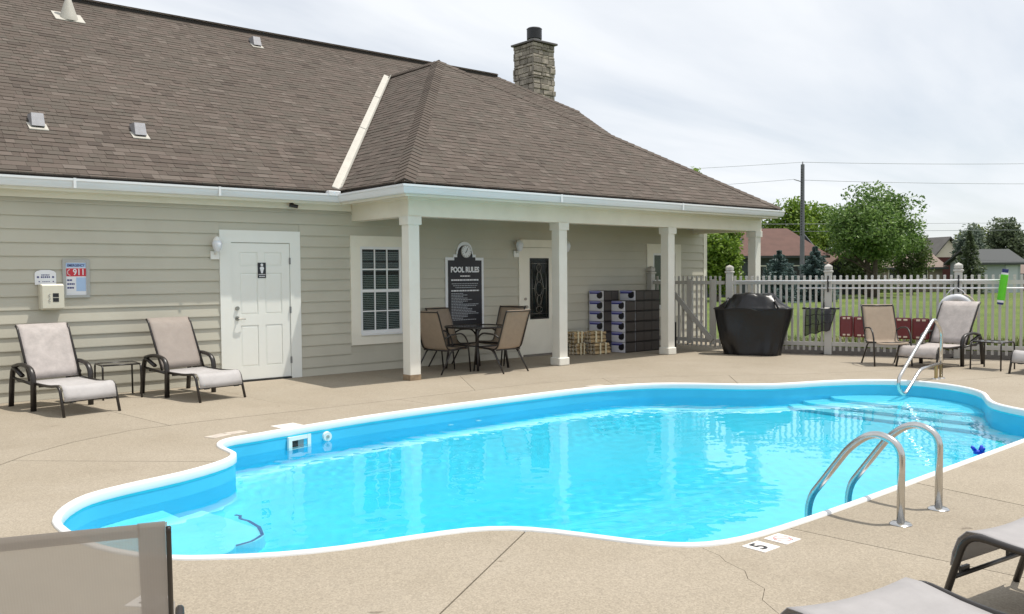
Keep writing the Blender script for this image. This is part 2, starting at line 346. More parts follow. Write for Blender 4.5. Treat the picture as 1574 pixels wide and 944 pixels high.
# ---------------------------------------------------------------- mesh helpers
class MB:
    def __init__(s): s.v = []; s.f = []; s.tone = None
    def add(s, vs, fs):
        k = len(s.v); s.v += [tuple(v) for v in vs]; s.f += [tuple(i + k for i in f) for f in fs]; return s
    def box(s, x0, y0, z0, x1, y1, z1):
        return s.add([(x0,y0,z0),(x1,y0,z0),(x1,y1,z0),(x0,y1,z0),(x0,y0,z1),(x1,y0,z1),(x1,y1,z1),(x0,y1,z1)],
                     [(3,2,1,0),(4,5,6,7),(0,1,5,4),(1,2,6,5),(2,3,7,6),(3,0,4,7)])
    def cbox(s, x0, y0, z0, x1, y1, z1, c):
        # box with all edges chamfered by c
        vs = []; idx = {}
        xs = (x0, x1); ys = (y0, y1); zs = (z0, z1)
        for i in (0, 1):
            for j in (0, 1):
                for k in (0, 1):
                    sx, sy, sz = (c if i == 0 else -c), (c if j == 0 else -c), (c if k == 0 else -c)
                    idx[i,j,k,0] = len(vs); vs.append((xs[i], ys[j] + sy, zs[k] + sz))
                    idx[i,j,k,1] = len(vs); vs.append((xs[i] + sx, ys[j], zs[k] + sz))
                    idx[i,j,k,2] = len(vs); vs.append((xs[i] + sx, ys[j] + sy, zs[k]))
        fs = []
        I = lambda *a: idx[a]
        for i in (0, 1): fs.append((I(i,0,0,0), I(i,1,0,0), I(i,1,1,0), I(i,0,1,0)))
        for j in (0, 1): fs.append((I(0,j,0,1), I(1,j,0,1), I(1,j,1,1), I(0,j,1,1)))
        for k in (0, 1): fs.append((I(0,0,k,2), I(1,0,k,2), I(1,1,k,2), I(0,1,k,2)))
        for j in (0, 1):
            for k in (0, 1): fs.append((I(0,j,k,1), I(1,j,k,1), I(1,j,k,2), I(0,j,k,2)))
        for i in (0, 1):
            for k in (0, 1): fs.append((I(i,0,k,0), I(i,1,k,0), I(i,1,k,2), I(i,0,k,2)))
        for i in (0, 1):
            for j in (0, 1): fs.append((I(i,j,0,0), I(i,j,1,0), I(i,j,1,1), I(i,j,0,1)))
        for i in (0, 1):
            for j in (0, 1):
                for k in (0, 1): fs.append((I(i,j,k,0), I(i,j,k,1), I(i,j,k,2)))
        return s.add(vs, fs)
    def tube(s, pts, r, n=8, cap=True, flat=1.0, closed=False):
        pts = [Vector(p) for p in pts]; m = len(pts); rr = r if isinstance(r, (list, tuple)) else [r] * m
        t0 = (pts[1] - pts[0]).normalized()
        a = t0.cross(Vector((0, 0, 1)));
        if a.length < 1e-3: a = t0.cross(Vector((1, 0, 0)))
        a.normalize(); vs = []
        for i, p in enumerate(pts):
            if closed: t = (pts[(i + 1) % m] - pts[i - 1]).normalized()
            else: t = (pts[min(i + 1, m - 1)] - pts[max(i - 1, 0)]).normalized()
            a = (a - t * a.dot(t)).normalized(); b = t.cross(a)
            for k in range(n):
                an = 2 * math.pi * (k + .5) / n
                vs.append(p + (a * math.cos(an) + b * math.sin(an) * flat) * rr[i])
        fs = []
        for i in range(m if closed else m - 1):
            i2 = (i + 1) % m
            for k in range(n):
                k2 = (k + 1) % n
                fs.append((i * n + k, i * n + k2, i2 * n + k2, i2 * n + k))
        if cap and not closed: fs.append(tuple(range(n - 1, -1, -1))); fs.append(tuple((m - 1) * n + k for k in range(n)))
        return s.add(vs, fs)
    def cyl(s, p, q, r, n=12, r2=None): return s.tube([p, q], [r, r if r2 is None else r2], n)
    def prism(s, poly, axis_vec, origin=(0, 0, 0), u=(1, 0, 0), v=(0, 0, 1)):
        o = Vector(origin); u = Vector(u); v = Vector(v); d = Vector(axis_vec); n = len(poly)
        a = [o + u * p[0] + v * p[1] for p in poly]; b = [p + d for p in a]
        fs = [tuple(range(n)), tuple(range(2 * n - 1, n - 1, -1))] + [(i, n + i, n + (i + 1) % n, (i + 1) % n) for i in range(n)]
        return s.add(a + b, fs)
    def sweep(s, path, prof, closed=False):
        # profile (offset to the right of travel, z) swept along a horizontal path with mitred corners
        P = [Vector((p[0], p[1], 0)) for p in path]; zb = [p[2] if len(p) > 2 else 0 for p in path]; m = len(P); vs = []; n = len(prof)
        for i in range(m):
            if closed: d0 = (P[i] - P[i - 1]).normalized(); d1 = (P[(i + 1) % m] - P[i]).normalized()
            else:
                d1 = (P[min(i + 1, m - 1)] - P[min(i, m - 2)]).normalized(); d0 = (P[max(i, 1)] - P[max(i - 1, 0)]).normalized()
            n0 = Vector((d0.y, -d0.x, 0)); n1 = Vector((d1.y, -d1.x, 0)); nn = (n0 + n1).normalized(); k = 1 / max(.3, nn.dot(n0))
            for (o, z) in prof: q = P[i] + nn * o * k; vs.append((q.x, q.y, z + zb[i]))
        fs = []
        for i in range(m if closed else m - 1):
            i2 = (i + 1) % m
            for k in range(n): k2 = (k + 1) % n; fs.append((i * n + k, i2 * n + k, i2 * n + k2, i * n + k2))
        if not closed: fs.append(tuple(range(n))); fs.append(tuple((m - 1) * n + k for k in range(n - 1, -1, -1)))
        return s.add(vs, fs)
    def sheet(s, rows):
        n = len(rows[0]); vs = [p for r in rows for p in r]
        return s.add(vs, [(i * n + j, i * n + j + 1, (i + 1) * n + j + 1, (i + 1) * n + j) for i in range(len(rows) - 1) for j in range(n - 1)])
    def build(s, name, m, parent=None, smooth=False, fix=True, tone=None):
        me = bpy.data.meshes.new(name); me.from_pydata(s.v, [], s.f)
        if fix and len(s.f) < 60000:
            bm = bmesh.new(); bm.from_mesh(me); bmesh.ops.recalc_face_normals(bm, faces=bm.faces); bm.to_mesh(me); bm.free()
        if m is not None: me.materials.append(m)
        if smooth:
            if smooth is True: me.polygons.foreach_set('use_smooth', [True] * len(me.polygons))
            else: me.shade_smooth_by_angle(angle=smooth) if hasattr(me, 'shade_smooth_by_angle') else None
            if smooth is not True:
                me.polygons.foreach_set('use_smooth', [True] * len(me.polygons))
                me.set_sharp_from_angle(angle=smooth)
        if tone is not None:
            a = me.attributes.new('tone', 'FLOAT', 'FACE'); a.data.foreach_set('value', tone)
        o = bpy.data.objects.new(name, me); col.objects.link(o)
        if parent is not None: o.parent = parent
        return o
SM = R(38)
def thing(name, label, cat, loc=(0, 0, 0), rz=0, group=None, kind=None):
    o = bpy.data.objects.new(name, None); col.objects.link(o); o.location = loc; o.rotation_euler = (0, 0, rz)
    o.empty_display_size = .2
    return tag(o, label, cat, group, kind)
def tag(o, label=None, cat=None, group=None, kind=None):
    if label: o['label'] = label
    if cat: o['category'] = cat
    if group: o['group'] = group
    if kind: o['kind'] = kind
    return o
KIDS = {}
def copy_tree(root, label=None):
    def rec(o, par):
        c = o.copy(); col.objects.link(c); c.parent = par
        for ch in o.children: rec(ch, c)
        return c
    c = rec(root, None)
    if label: c['label'] = label
    return c
def share(o, name, parent, M4):
    c = bpy.data.objects.new(name, o); col.objects.link(c); c.parent = parent; c.matrix_basis = M4; return c
def fillet(pts, r, n=5):
    pts = [Vector(p) for p in pts]; out = [pts[0]]
    for i in range(1, len(pts) - 1):
        a, b, c = pts[i - 1], pts[i], pts[i + 1]
        d = min(r, (a - b).length * .49, (c - b).length * .49)
        p = b + (a - b).normalized() * d; q = b + (c - b).normalized() * d
        for k in range(n + 1):
            t = k / n; out.append(p * (1 - t) ** 2 + b * 2 * t * (1 - t) + q * t * t)
    out.append(pts[-1]); return out
def text(name, body, size, m, parent, M4, ext=.0012, align='CENTER', sx=1.0, bold=0.0):
    cu = bpy.data.curves.new(name, 'FONT'); cu.body = body; cu.size = size; cu.extrude = ext; cu.align_x = align; cu.align_y = 'CENTER'; cu.resolution_u = 3; cu.offset = bold
    cu.materials.append(m)
    tmp = bpy.data.objects.new(name + '_curve', cu); me = bpy.data.meshes.new_from_object(tmp); me.name = name
    bpy.data.objects.remove(tmp); bpy.data.curves.remove(cu)
    o = bpy.data.objects.new(name, me); col.objects.link(o); o.parent = parent
    o.matrix_basis = M4 @ Matrix.Diagonal((sx, 1, 1, 1)); return o
FACE_S = lambda x, y, z: Matrix.Translation((x, y, z)) @ Matrix.Rotation(R(90), 4, 'X')   # text facing -Y

# ---------------------------------------------------------------- pool outline and deck slabs
PX = [(-5.97,-5.0),(-5.955,-4.72),(-5.87,-4.48),(-5.75,-4.28),(-5.6,-4.12),(-5.4,-4.02),(-5.18,-3.95),(-4.82,-3.85),(-4.5,-3.70),(-4.30,-3.55),(-4.2,-3.38),
 (-4.18,-3.15),(-4.15,-2.95),(-4.05,-2.76),(-3.88,-2.66),(-3.58,-2.62),(-3.3,-2.56),(-2.21,-2.41),(-0.89,-2.36),(.65,-2.36),(1.24,-2.40),(1.75,-2.49),(2.30,-2.71),
 (2.72,-3.10),(3.08,-3.58),(3.45,-3.90),(3.9,-4.08),(4.35,-4.25),(4.83,-4.54),(5.12,-4.88),(5.23,-5.22),(5.15,-5.62),(4.95,-5.98),(4.6,-6.30),(4.1,-6.55),(3.78,-6.75),(3.58,-7.0),
 (3.42,-7.28),(3.15,-7.55),(2.7,-7.75),(2.1,-7.83),(1.49,-7.86),(-.47,-7.91),(-1.62,-7.94),(-2.33,-7.945),(-2.80,-7.93),(-3.1,-7.88),(-3.30,-7.78),(-3.45,-7.6),
 (-3.56,-7.38),(-3.71,-7.05),(-3.86,-6.83),(-4.08,-6.68),(-4.43,-6.58),(-4.83,-6.48),(-5.17,-6.34),(-5.46,-6.15),(-5.68,-5.95),(-5.85,-5.65),(-5.94,-5.33)]
def smooth_loop(P, it=2):
    P = [Vector((p[0], p[1])) for p in P]
    for _ in range(it):
        Q = []
        for i in range(len(P)):
            a, b, c, d = P[i - 1], P[i], P[(i + 1) % len(P)], P[(i + 2) % len(P)]
            Q.append(b); Q.append((-a + 9 * b + 9 * c - d) / 16)
        P = Q
    return P
POOL = smooth_loop(PX, 1)
def area(P): return sum(P[i - 1].x * P[i].y - P[i].x * P[i - 1].y for i in range(len(P))) / 2
if area(POOL) > 0: POOL.reverse()            # clockwise, so "right of travel" is the inside of the pool
def offset(P, d):
    out = []
    for i in range(len(P)):
        d0 = (P[i] - P[i - 1]).normalized(); d1 = (P[(i + 1) % len(P)] - P[i]).normalized()
        n0 = Vector((d0.y, -d0.x)); n1 = Vector((d1.y, -d1.x)); nn = (n0 + n1).normalized(); out.append(P[i] + nn * d / max(.5, nn.dot(n0)))
    return out
def inside(p, P):
    c = False
    for i in range(len(P)):
        a, b = P[i - 1], P[i]
        if (a.y > p[1]) != (b.y > p[1]) and p[0] < (b.x - a.x) * (p[1] - a.y) / (b.y - a.y) + a.x: c = not c
    return c
FN = Vector((.905, .425)); FD = Vector((.4251, -.9051)); FC = 6.516           # fence line: FN.p = FC
def fpt(y, off=0): return ((FC + off - .425 * y) / .905, y)
OUT = [Vector(p) for p in [(-18, 1.62), (9.75, 1.62), (9.75, -.62), fpt(-.62, -.12), fpt(-15.5, -.12), (-18, -15.5)]]
J = [
 ([(-18,-8.6),(-9.5,-5.9),(-7.2,-3.9),(-5.84,-2.49),(-5.58,-2.19),(-5.1,-1.8),(-4.45,-1.50),(-3.78,-1.46),(-2.24,-1.51),(.04,-1.5),(1.1,-1.5),(2.3,-1.75),(3.3,-2.35),(3.95,-2.82),(4.8,-3.45),(6.0,-4.0),(7.9,-4.6)], .012),
 ([(-5.72,-2.36),(-4.35,-3.66)], .010), ([(-4.42,1.7),(-4.06,-1.50)], .010), ([(-7.2,-3.9),(-8.4,1.7)], .010), ([(-1.2,-1.46),(-1.12,-2.45)], .009), ([(2.3,-1.72),(1.75,-2.55)], .009),
 ([(3.95,-2.82),(3.22,-3.5)], .010), ([(-3.80,-6.9),(-4.98,-7.63),(-8.0,-9.45),(-18,-15.4)], .012), ([(-2.545,-7.85),(-2.43,-9.23),(-2.1,-15.6)], .011), ([(-.79,-7.82),(-.91,-8.7),(-1.3,-15.6)], .011),
 ([(2.0,-7.7),(3.2,-15.6)], .011), ([(5.1,-5.3),(8.4,-6.2)], .010), ([(3.4,-7.2),(8.6,-12)], .011), ([(-6.0,-5.1),(-8.6,-5.25)], .010), ([(-.05,1.7),(-.05,-.03),(9.8,-.03)], .010), ([(3.06,1.7),(3.06,-.03)], .008), ([(5.94,1.7),(5.94,-.03)], .008),
 ([(-3.26,-7.83),(-3.30,-7.98),(-3.36,-8.06),(-3.41,-8.22),(-3.50,-8.30),(-3.56,-8.44),(-3.70,-8.52),(-3.80,-8.68),(-3.83,-8.85),(-3.98,-9.02)], .004),
 ([(.04,-1.5),(.9,-.03)], .008), ([(-2.24,-1.51),(-2.5,-.6),(-2.55,1.7)], .008),
]
def build_deck():
    V = []; E = []
    def loop(P):
        k = len(V); V.extend(Vector((p[0], p[1])) for p in P); E.extend((k + i, k + (i + 1) % len(P)) for i in range(len(P)))
    PO = offset(POOL, .03)
    loop(OUT); loop(PO); segs = []
    for pts, w in J:
        w *= .8
        P = [Vector(p) for p in pts]; Lft = []; Rgt = []
        for i, p in enumerate(P):
            d = (P[min(i + 1, len(P) - 1)] - P[max(i - 1, 0)]).normalized(); n = Vector((-d.y, d.x)) * w / 2
            Lft.append(p + n); Rgt.append(p - n)
        loop(Lft + Rgt[::-1])
        segs.append(Lft + Rgt[::-1])
    vs, es, fs, _, _, _ = geometry.delaunay_2d_cdt(V, E, [], 0, 1e-5)
    keep = []; 
    bbs = [(min(p.x for p in q), max(p.x for p in q), min(p.y for p in q), max(p.y for p in q)) for q in segs]
    for f in fs:
        c = (vs[f[0]] + vs[f[1]] + vs[f[2]]) / 3
        if not inside(c, OUT) or inside(c, PO): continue
        if any(b[0] <= c.x <= b[1] and b[2] <= c.y <= b[3] and inside(c, q) for q, b in zip(segs, bbs)): continue
        keep.append(tuple(f))
    # connected slabs
    ed = {}
    for i, f in enumerate(keep):
        for a, b in zip(f, f[1:] + f[:1]): ed.setdefault((min(a, b), max(a, b)), []).append(i)
    par = list(range(len(keep)))
    def find(i):
        while par[i] != i: par[i] = par[par[i]]; i = par[i]
        return i
    for l in ed.values():
        for k in l[1:]: par[find(k)] = find(l[0])
    groups = {}
    for i in range(len(keep)): groups.setdefault(find(i), []).append(keep[i])
    base = MB()
    def tri_area(f): a, b, c = (vs[i] for i in f); return abs((b - a).cross(c - a)) / 2
    deck = bpy.data.objects.new('pool_deck', None); col.objects.link(deck); deck['kind'] = 'structure'; deck['label'] = 'tan exposed aggregate concrete pool deck with dark control joints'
    rnd = random.Random(4)
    for g in groups.values():
        A = sum(tri_area(f) for f in g)
        if A < .01: continue
        mb = MB(); mp_ = {}
        dz = rnd.uniform(-.0012, .0012)
        for f in g:
            for i in f:
                if i not in mp_: mp_[i] = len(mb.v); mb.v.append((vs[i].x, vs[i].y, dz))
        for f in g:
            t = [mp_[i] for i in f]
            a, b, c = (Vector(mb.v[i]) for i in t)
            if (b - a).cross(c - a).z < 0: t.reverse()
            mb.f.append(tuple(t))
        cnt = {}
        for f in g:
            for a, b in zip(f, f[1:] + f[:1]): cnt.setdefault((min(a, b), max(a, b)), []).append((a, b))
        for l in cnt.values():
            if len(l) == 1:
                a, b = l[0]; k = len(mb.v); A_, B_ = vs[a], vs[b]
                mb.v += [(A_.x, A_.y, -.016), (B_.x, B_.y, -.016)]; mb.f.append((mp_[a], mp_[b], k + 1, k))
        mb.build('slab', M['deck'], deck, fix=False)
    # joint filler below: the same plan, 14 mm down
    for f in fs:
        c = (vs[f[0]] + vs[f[1]] + vs[f[2]]) / 3
        if inside(c, OUT) and not inside(c, PO):
            q = [vs[i] for i in f]
            if (q[1] - q[0]).cross(q[2] - q[0]) < 0: q.reverse()
            base.add([(p.x, p.y, -.014) for p in q], [(0, 1, 2)])
    base.build('joint_bed', M['joint'], deck, fix=False)
build_deck()

# ground: one lawn sheet with a hole under the deck and pool, out to the horizon
def build_ground():
    hole = [Vector(p) for p in [(-17.9, 1.9), (9.6, 1.9), (9.6, -.6), fpt(-.6, -.2), fpt(-15.4, -.2), (-17.9, -15.4)]]
    V = [Vector(p) for p in [(-1500, -1500), (1500, -1500), (1500, 1500), (-1500, 1500)]]; E = [(0, 1), (1, 2), (2, 3), (3, 0)]
    k = len(V); V += hole; E += [(k + i, k + (i + 1) % len(hole)) for i in range(len(hole))]
    for i in range(40):
        for j in range(40):
            V.append(Vector((-40 + i * 5.01 + (j % 2) * .3, -60 + j * 5.03)))
    vs, es, fs, _, _, _ = geometry.delaunay_2d_cdt(V, E, [], 0, 1e-4)
    mb = MB(); mb.v = [(v.x, v.y, -.07) for v in vs]
    for f in fs:
        c = (vs[f[0]] + vs[f[1]] + vs[f[2]]) / 3
        if inside(c, hole): continue
        a, b, d = (vs[i] for i in f)
        mb.f.append(tuple(f) if (b - a).cross(d - a) > 0 else tuple(reversed(f)))
    o = mb.build('lawn', M['lawn'], fix=False); o['kind'] = 'structure'
    # dark strip of ground heaped along the foot of the fence
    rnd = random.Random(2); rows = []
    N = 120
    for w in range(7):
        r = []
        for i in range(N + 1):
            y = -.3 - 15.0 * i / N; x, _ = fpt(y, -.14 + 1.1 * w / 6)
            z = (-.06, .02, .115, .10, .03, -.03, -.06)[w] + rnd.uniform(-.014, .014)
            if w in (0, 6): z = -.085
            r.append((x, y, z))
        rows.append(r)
    o = MB().sheet(rows).build('fence_foot_strip', M['groundstrip'], smooth=True); o['kind'] = 'structure'
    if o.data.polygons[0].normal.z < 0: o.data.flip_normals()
build_ground()

# ---------------------------------------------------------------- swimming pool
WZ = -.185
def build_pool():
    pool = thing('swimming_pool', 'blue free-form swimming pool with white coping and rounded bays at both ends', 'swimming pool', (0, 0, 0))
    P2 = [(p.x, p.y) for p in POOL]
    prof = [(0, -.05), (0, .008), (.006, .016), (.03, .021), (.06, .021), (.082, .014), (.092, -.002), (.092, -.055), (.088, -.068), (.075, -.072), (.075, -.05)]
    prof = [(o * .60, z * (.84 if z < 0 else .9)) for o, z in prof]
    MB().sweep(P2, prof, True).build('coping', M['coping'], pool, smooth=R(50))
    MB().sweep(P2, [(.046, -.059), (.046, -.078), (.038, -.078), (.038, -.059)], True).build('liner_bead', M['liner'], pool)
    IN = offset(POOL, .044); n = len(IN)
    # shell: wall, cove and floor in one mesh
    ctr = Vector((-.5, -5.2))
    def depth(x, y):
        t = max(0, min(1, (x + 3.9) / 2.2)); t = t * t * (3 - 2 * t)
        e = max(0, min(1, (3.3 - x) / 1.2)); e = e * e * (3 - 2 * e)
        d = 1.02 + .22 * t * e * max(0, 1 - ((y + 5.4) / 2.9) ** 2)
        return -WZ * 0 - d
    rings = []
    for off, zf in ((0, None), (0, -.3), (0, -.7), (0, .86), (.03, .94), (.09, .985), (.18, 1.0)):
        Q = IN if off == 0 else offset(IN, off)
        r = []
        for i, q in enumerate(Q):
            d = depth(q.x, q.y)
            z = -.06 if zf is None else (zf if zf < 0 else d * zf - (0 if zf < 1 else 0))
            r.append(Vector((q.x, q.y, z)))
        rings.append(r)
    mb = MB(); mb.v = [tuple(v) for r in rings for v in r]
    for k in range(len(rings) - 1):
        for i in range(n): j = (i + 1) % n; mb.f.append((k * n + i, k * n + j, (k + 1) * n + j, (k + 1) * n + i))
    last = rings[-1]
    V = [Vector((p.x, p.y)) for p in last]; E = [(i, (i + 1) % n) for i in range(n)]
    for i in range(46):
        for j in range(34):
            p = Vector((-6 + .25 * i + .01 * (j % 2), -8.2 + .25 * j))
            if inside(p, V) and min((p - q).length for q in V) > .12: V.append(p) if False else E
    extra = [Vector((-6 + .25 * i + .01 * (j % 2), -8.2 + .25 * j)) for i in range(46) for j in range(26)]
    loopv = V[:n]
    V = loopv + [p for p in extra if inside(p, loopv) and min((p - q).length for q in loopv) > .12]
    vs, es, fs, _, _, _ = geometry.delaunay_2d_cdt(V, E, [], 0, 1e-5)
    base = len(mb.v); mb.v += [(v.x, v.y, depth(v.x, v.y)) for v in vs]
    for f in fs:
        c = (vs[f[0]] + vs[f[1]] + vs[f[2]]) / 3
        if inside(c, loopv):
            a, b, d = (vs[i] for i in f); t = tuple(base + i for i in f)
            mb.f.append(t if (b - a).cross(d - a) > 0 else t[::-1])
    # cut the skimmer mouth out later by standing the box proud of the wall
    sh = mb.build('shell', M['liner'], pool, smooth=R(60), fix=False)
    bm = bmesh.new(); bm.from_mesh(sh.data); bmesh.ops.remove_doubles(bm, verts=bm.verts, dist=.0005); bmesh.ops.recalc_face_normals(bm, faces=bm.faces)
    if sum(f.normal.z for f in bm.faces) < 0: bmesh.ops.reverse_faces(bm, faces=bm.faces)
    for f in bm.faces: f.material_index = 1 if abs(f.normal.z) < .3 else 0  # upright faces get the blue with shade painted in
    bm.to_mesh(sh.data); bm.free(); sh.data.materials.append(M['linershade'])
    recv = [sh]
    # entry steps: a level = the bay cut off by a curved line, extruded down to the floor
    def step(name, clipf, z, m):
        pts = [p for p in offset(IN, .004)]
        poly = clipf(pts)
        top = [(p.x, p.y, z) for p in poly]; k = len(top)
        low = [(p.x, p.y, -1.1) for p in poly]
        mbs = MB().add(top + low, [tuple(range(k))] + [(i, (i + 1) % k, k + (i + 1) % k, k + i) for i in range(k)])
        o = mbs.build(name, m, pool)
        bmm = bmesh.new(); bmm.from_mesh(o.data); bmesh.ops.triangulate(bmm, faces=[f for f in bmm.faces if len(f.verts) > 4]); bmesh.ops.recalc_face_normals(bmm, faces=bmm.faces); bmm.to_mesh(o.data); bmm.free()
        recv.append(o); return o
    def clip_arc(cx, cy, rad, right, yr=9):
        # keep the outline part with x beyond the arc, close it along the arc
        def f(pts):
            m = len(pts)
            sel = [(p.x > cx + (math.sqrt(max(0, rad * rad - (p.y - cy) ** 2)) - rad if False else -bulge(p.y, cy, rad))) if right else (p.x < cx + bulge(p.y, cy, rad)) for p in pts]
            st = [i for i in range(m) if sel[i] and not sel[i - 1]][0]
            out = []; i = st
            while sel[i % m]: out.append(pts[i % m]); i += 1
            a, b = out[-1], out[0]
            for k in range(1, 14):
                y = a.y + (b.y - a.y) * k / 14
                x = cx - bulge(y, cy, rad) if right else cx + bulge(y, cy, rad)
                out.append(Vector((x, y)))
            return out
        return f
    def bulge(y, cy, rad): return rad * max(0, 1 - ((y - cy) / 1.6) ** 2)
    for k, (x0, z) in enumerate(((4.22, -.36), (3.80, -.60), (3.50, -.82))):
        step('entry_step', clip_arc(x0, -5.3, .06, True), z, M['linerstep'])
    def corner(xe, ye, r):
        def f(pts):
            m = len(pts); sel = [p.x < xe and p.y > ye for p in pts]
            st = [i for i in range(m) if sel[i] and not sel[i - 1]][0]; out = []; i = st
            while sel[i % m]: out.append(pts[i % m]); i += 1
            arc = [Vector((xe - r + r * math.sin(a), ye + r - r * math.cos(a))) for a in [math.pi / 2 * q / 8 for q in range(9)]]
            if (out[-1] - Vector((xe, out[-1].y))).length < (out[0] - Vector((xe, out[0].y))).length: arc.reverse()
            return out + arc
        return f
    step('entry_step', corner(-4.90, -5.3, .22), -.42, M['linerstep'])
    step('entry_step', corner(-4.48, -4.88, .26), -.76, M['linerstep'])
    pts = [(-4.475, -4.12), (-4.455, -4.17), (-4.49, -4.25), (-4.465, -4.35), (-4.47, -4.55), (-4.53, -4.74), (-4.66, -4.84), (-4.82, -4.875), (-5.0, -4.875)]
    pts = [(x, y, -.752) for x, y in pts]
    st = MB().tube(pts, .016, 6, flat=.35).build('step_stripe', M['stripe'], pool, smooth=True); recv.append(st)
    # skimmer: white frame on the far wall with a dark throat
    def wall_at(x):
        best = min((p for p in IN if p.y > -4), key=lambda p: abs(p.x - x)); return best.y
    xs0, xs1 = -3.27, -2.985
    y0, y1 = wall_at(xs0), wall_at(xs1)
    sk = thing('skimmer', None, None); sk.parent = pool; sk.location = ((xs0 + xs1) / 2, (y0 + y1) / 2 - .012, 0); sk.rotation_euler = (0, 0, math.atan2(y1 - y0, xs1 - xs0))
    w = .15; f = MB()
    f.box(-w, -.02, -.30, -w + .045, .006, -.075); f.box(w - .045, -.02, -.30, w, .006, -.075); f.box(-w + .045, -.018, -.117, w - .045, .006, -.077); f.box(-w + .045, -.018, -.30, w - .045, .006, -.268)
    recv.append(f.build('frame', M['white'], sk))
    MB().box(-w + .045, -.018, -.200, w - .045, -.0105, -.186).build('weir_lip', M['white'], sk)
    MB().box(-w + .045, -.006, -.267, w - .045, -.002, -.118).build('throat', M['flue'], sk)
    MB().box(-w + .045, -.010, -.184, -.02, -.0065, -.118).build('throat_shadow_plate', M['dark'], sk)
    # wall return fittings
    for (x, z) in ((-2.78, -.135),):
        y = wall_at(x)
        o = MB().cyl((x, y - .03, z), (x, y + .01, z), .048, 18, .055).build('return_fitting', M['white'], pool, smooth=SM)
        MB().cyl((x, y - .036, z), (x, y - .029, z), .018, 12).build('fitting_eye', M['alu'], o)
    for (x, z) in ((-1.05, -.42), (-.62, -.42)):
        y = wall_at(x); recv.append(MB().cyl((x, y - .02, z), (x, y + .01, z), .04, 14).build('return_fitting', M['white'], pool, smooth=SM))
    # water: a fine rippled sheet
    WI = offset(POOL, .0455)
    xs = [min(p.x for p in WI), max(p.x for p in WI)]; ys = [min(p.y for p in WI), max(p.y for p in WI)]
    st_ = .035; nx = int((xs[1] - xs[0]) / st_) + 1; ny = int((ys[1] - ys[0]) / st_) + 1
    rnd = random.Random(9)
    waves = []
    for k in range(26):
        an = rnd.uniform(0, math.pi * 2); wl_ = rnd.choice((.09, .10, .12, .14, .17, .21, .27)) * rnd.uniform(.85, 1.15)
        kk = 2 * math.pi / wl_; waves.append((math.cos(an) * kk, math.sin(an) * kk, rnd.uniform(0, 6.28), wl_ * .0011))
    def h(x, y):
        q = .55 + .9 * noise.noise((x * .45, y * .45, 3.1))
        if q < .25: q = .25
        return WZ + q * sum(a * math.sin(kx * x + ky * y + ph) for kx, ky, ph, a in waves)
    # triangulated grid inside the outline
    mbw = MB(); ok = {}; bnd = [(min(p.x, q.x), p, q) for p, q in zip(WI, WI[1:] + WI[:1])]
    def spans(y):
        c = []
        for i in range(len(WI)):
            a, b = WI[i - 1], WI[i]
            if (a.y > y) != (b.y > y): c.append(a.x + (b.x - a.x) * (y - a.y) / (b.y - a.y))
        c.sort(); return list(zip(c[::2], c[1::2]))
    rows = []
    ylist = [ys[0] + .004 + (ys[1] - ys[0] - .008) * j / ny for j in range(ny + 1)]
    for y in ylist:
        sp = spans(y)
        a, b = sp[0][0] - .004, sp[-1][1] + .004
        m_ = nx
        rows.append([(a + (b - a) * i / m_, y, h(a + (b - a) * i / m_, y)) for i in range(m_ + 1)])
    wob = MB().sheet(rows).build('water', M['water'], None, smooth=True, fix=False)
    if wob.data.polygons[10].normal.z < 0: wob.data.flip_normals()
    wob['kind'] = 'structure'; wob['label'] = 'clear rippled pool water'
    wob.cycles.is_caustics_caster = True
    for o in recv: o.cycles.is_caustics_receiver = True
    return recv
RECV = build_pool()

# ---------------------------------------------------------------- pool house
house = thing('pool_house', 'beige lap-sided pool house with brown shingle roof and columned porch', 'building')
WY = 1.65
ZE = 2.84; YM = 1.30; ZP = 2.856; YP = -.53; XL = -.44; XR = 9.09; XE = -15.0
PM = (6.92 - ZE) / (7.7 - YM)
A_ = Vector((3.88, 4.58, 6.13)); V_ = Vector((3.86, YM + (6.13 - ZE) / PM, 6.13))
E_ = Vector((8.0, 7.7, 6.92)); P_ = Vector((9.65, 6.15, ZE + PM * (6.15 - YM))); P2_ = Vector((9.65, 9.25, P_.z))
BK = 2 * 7.7 - YM

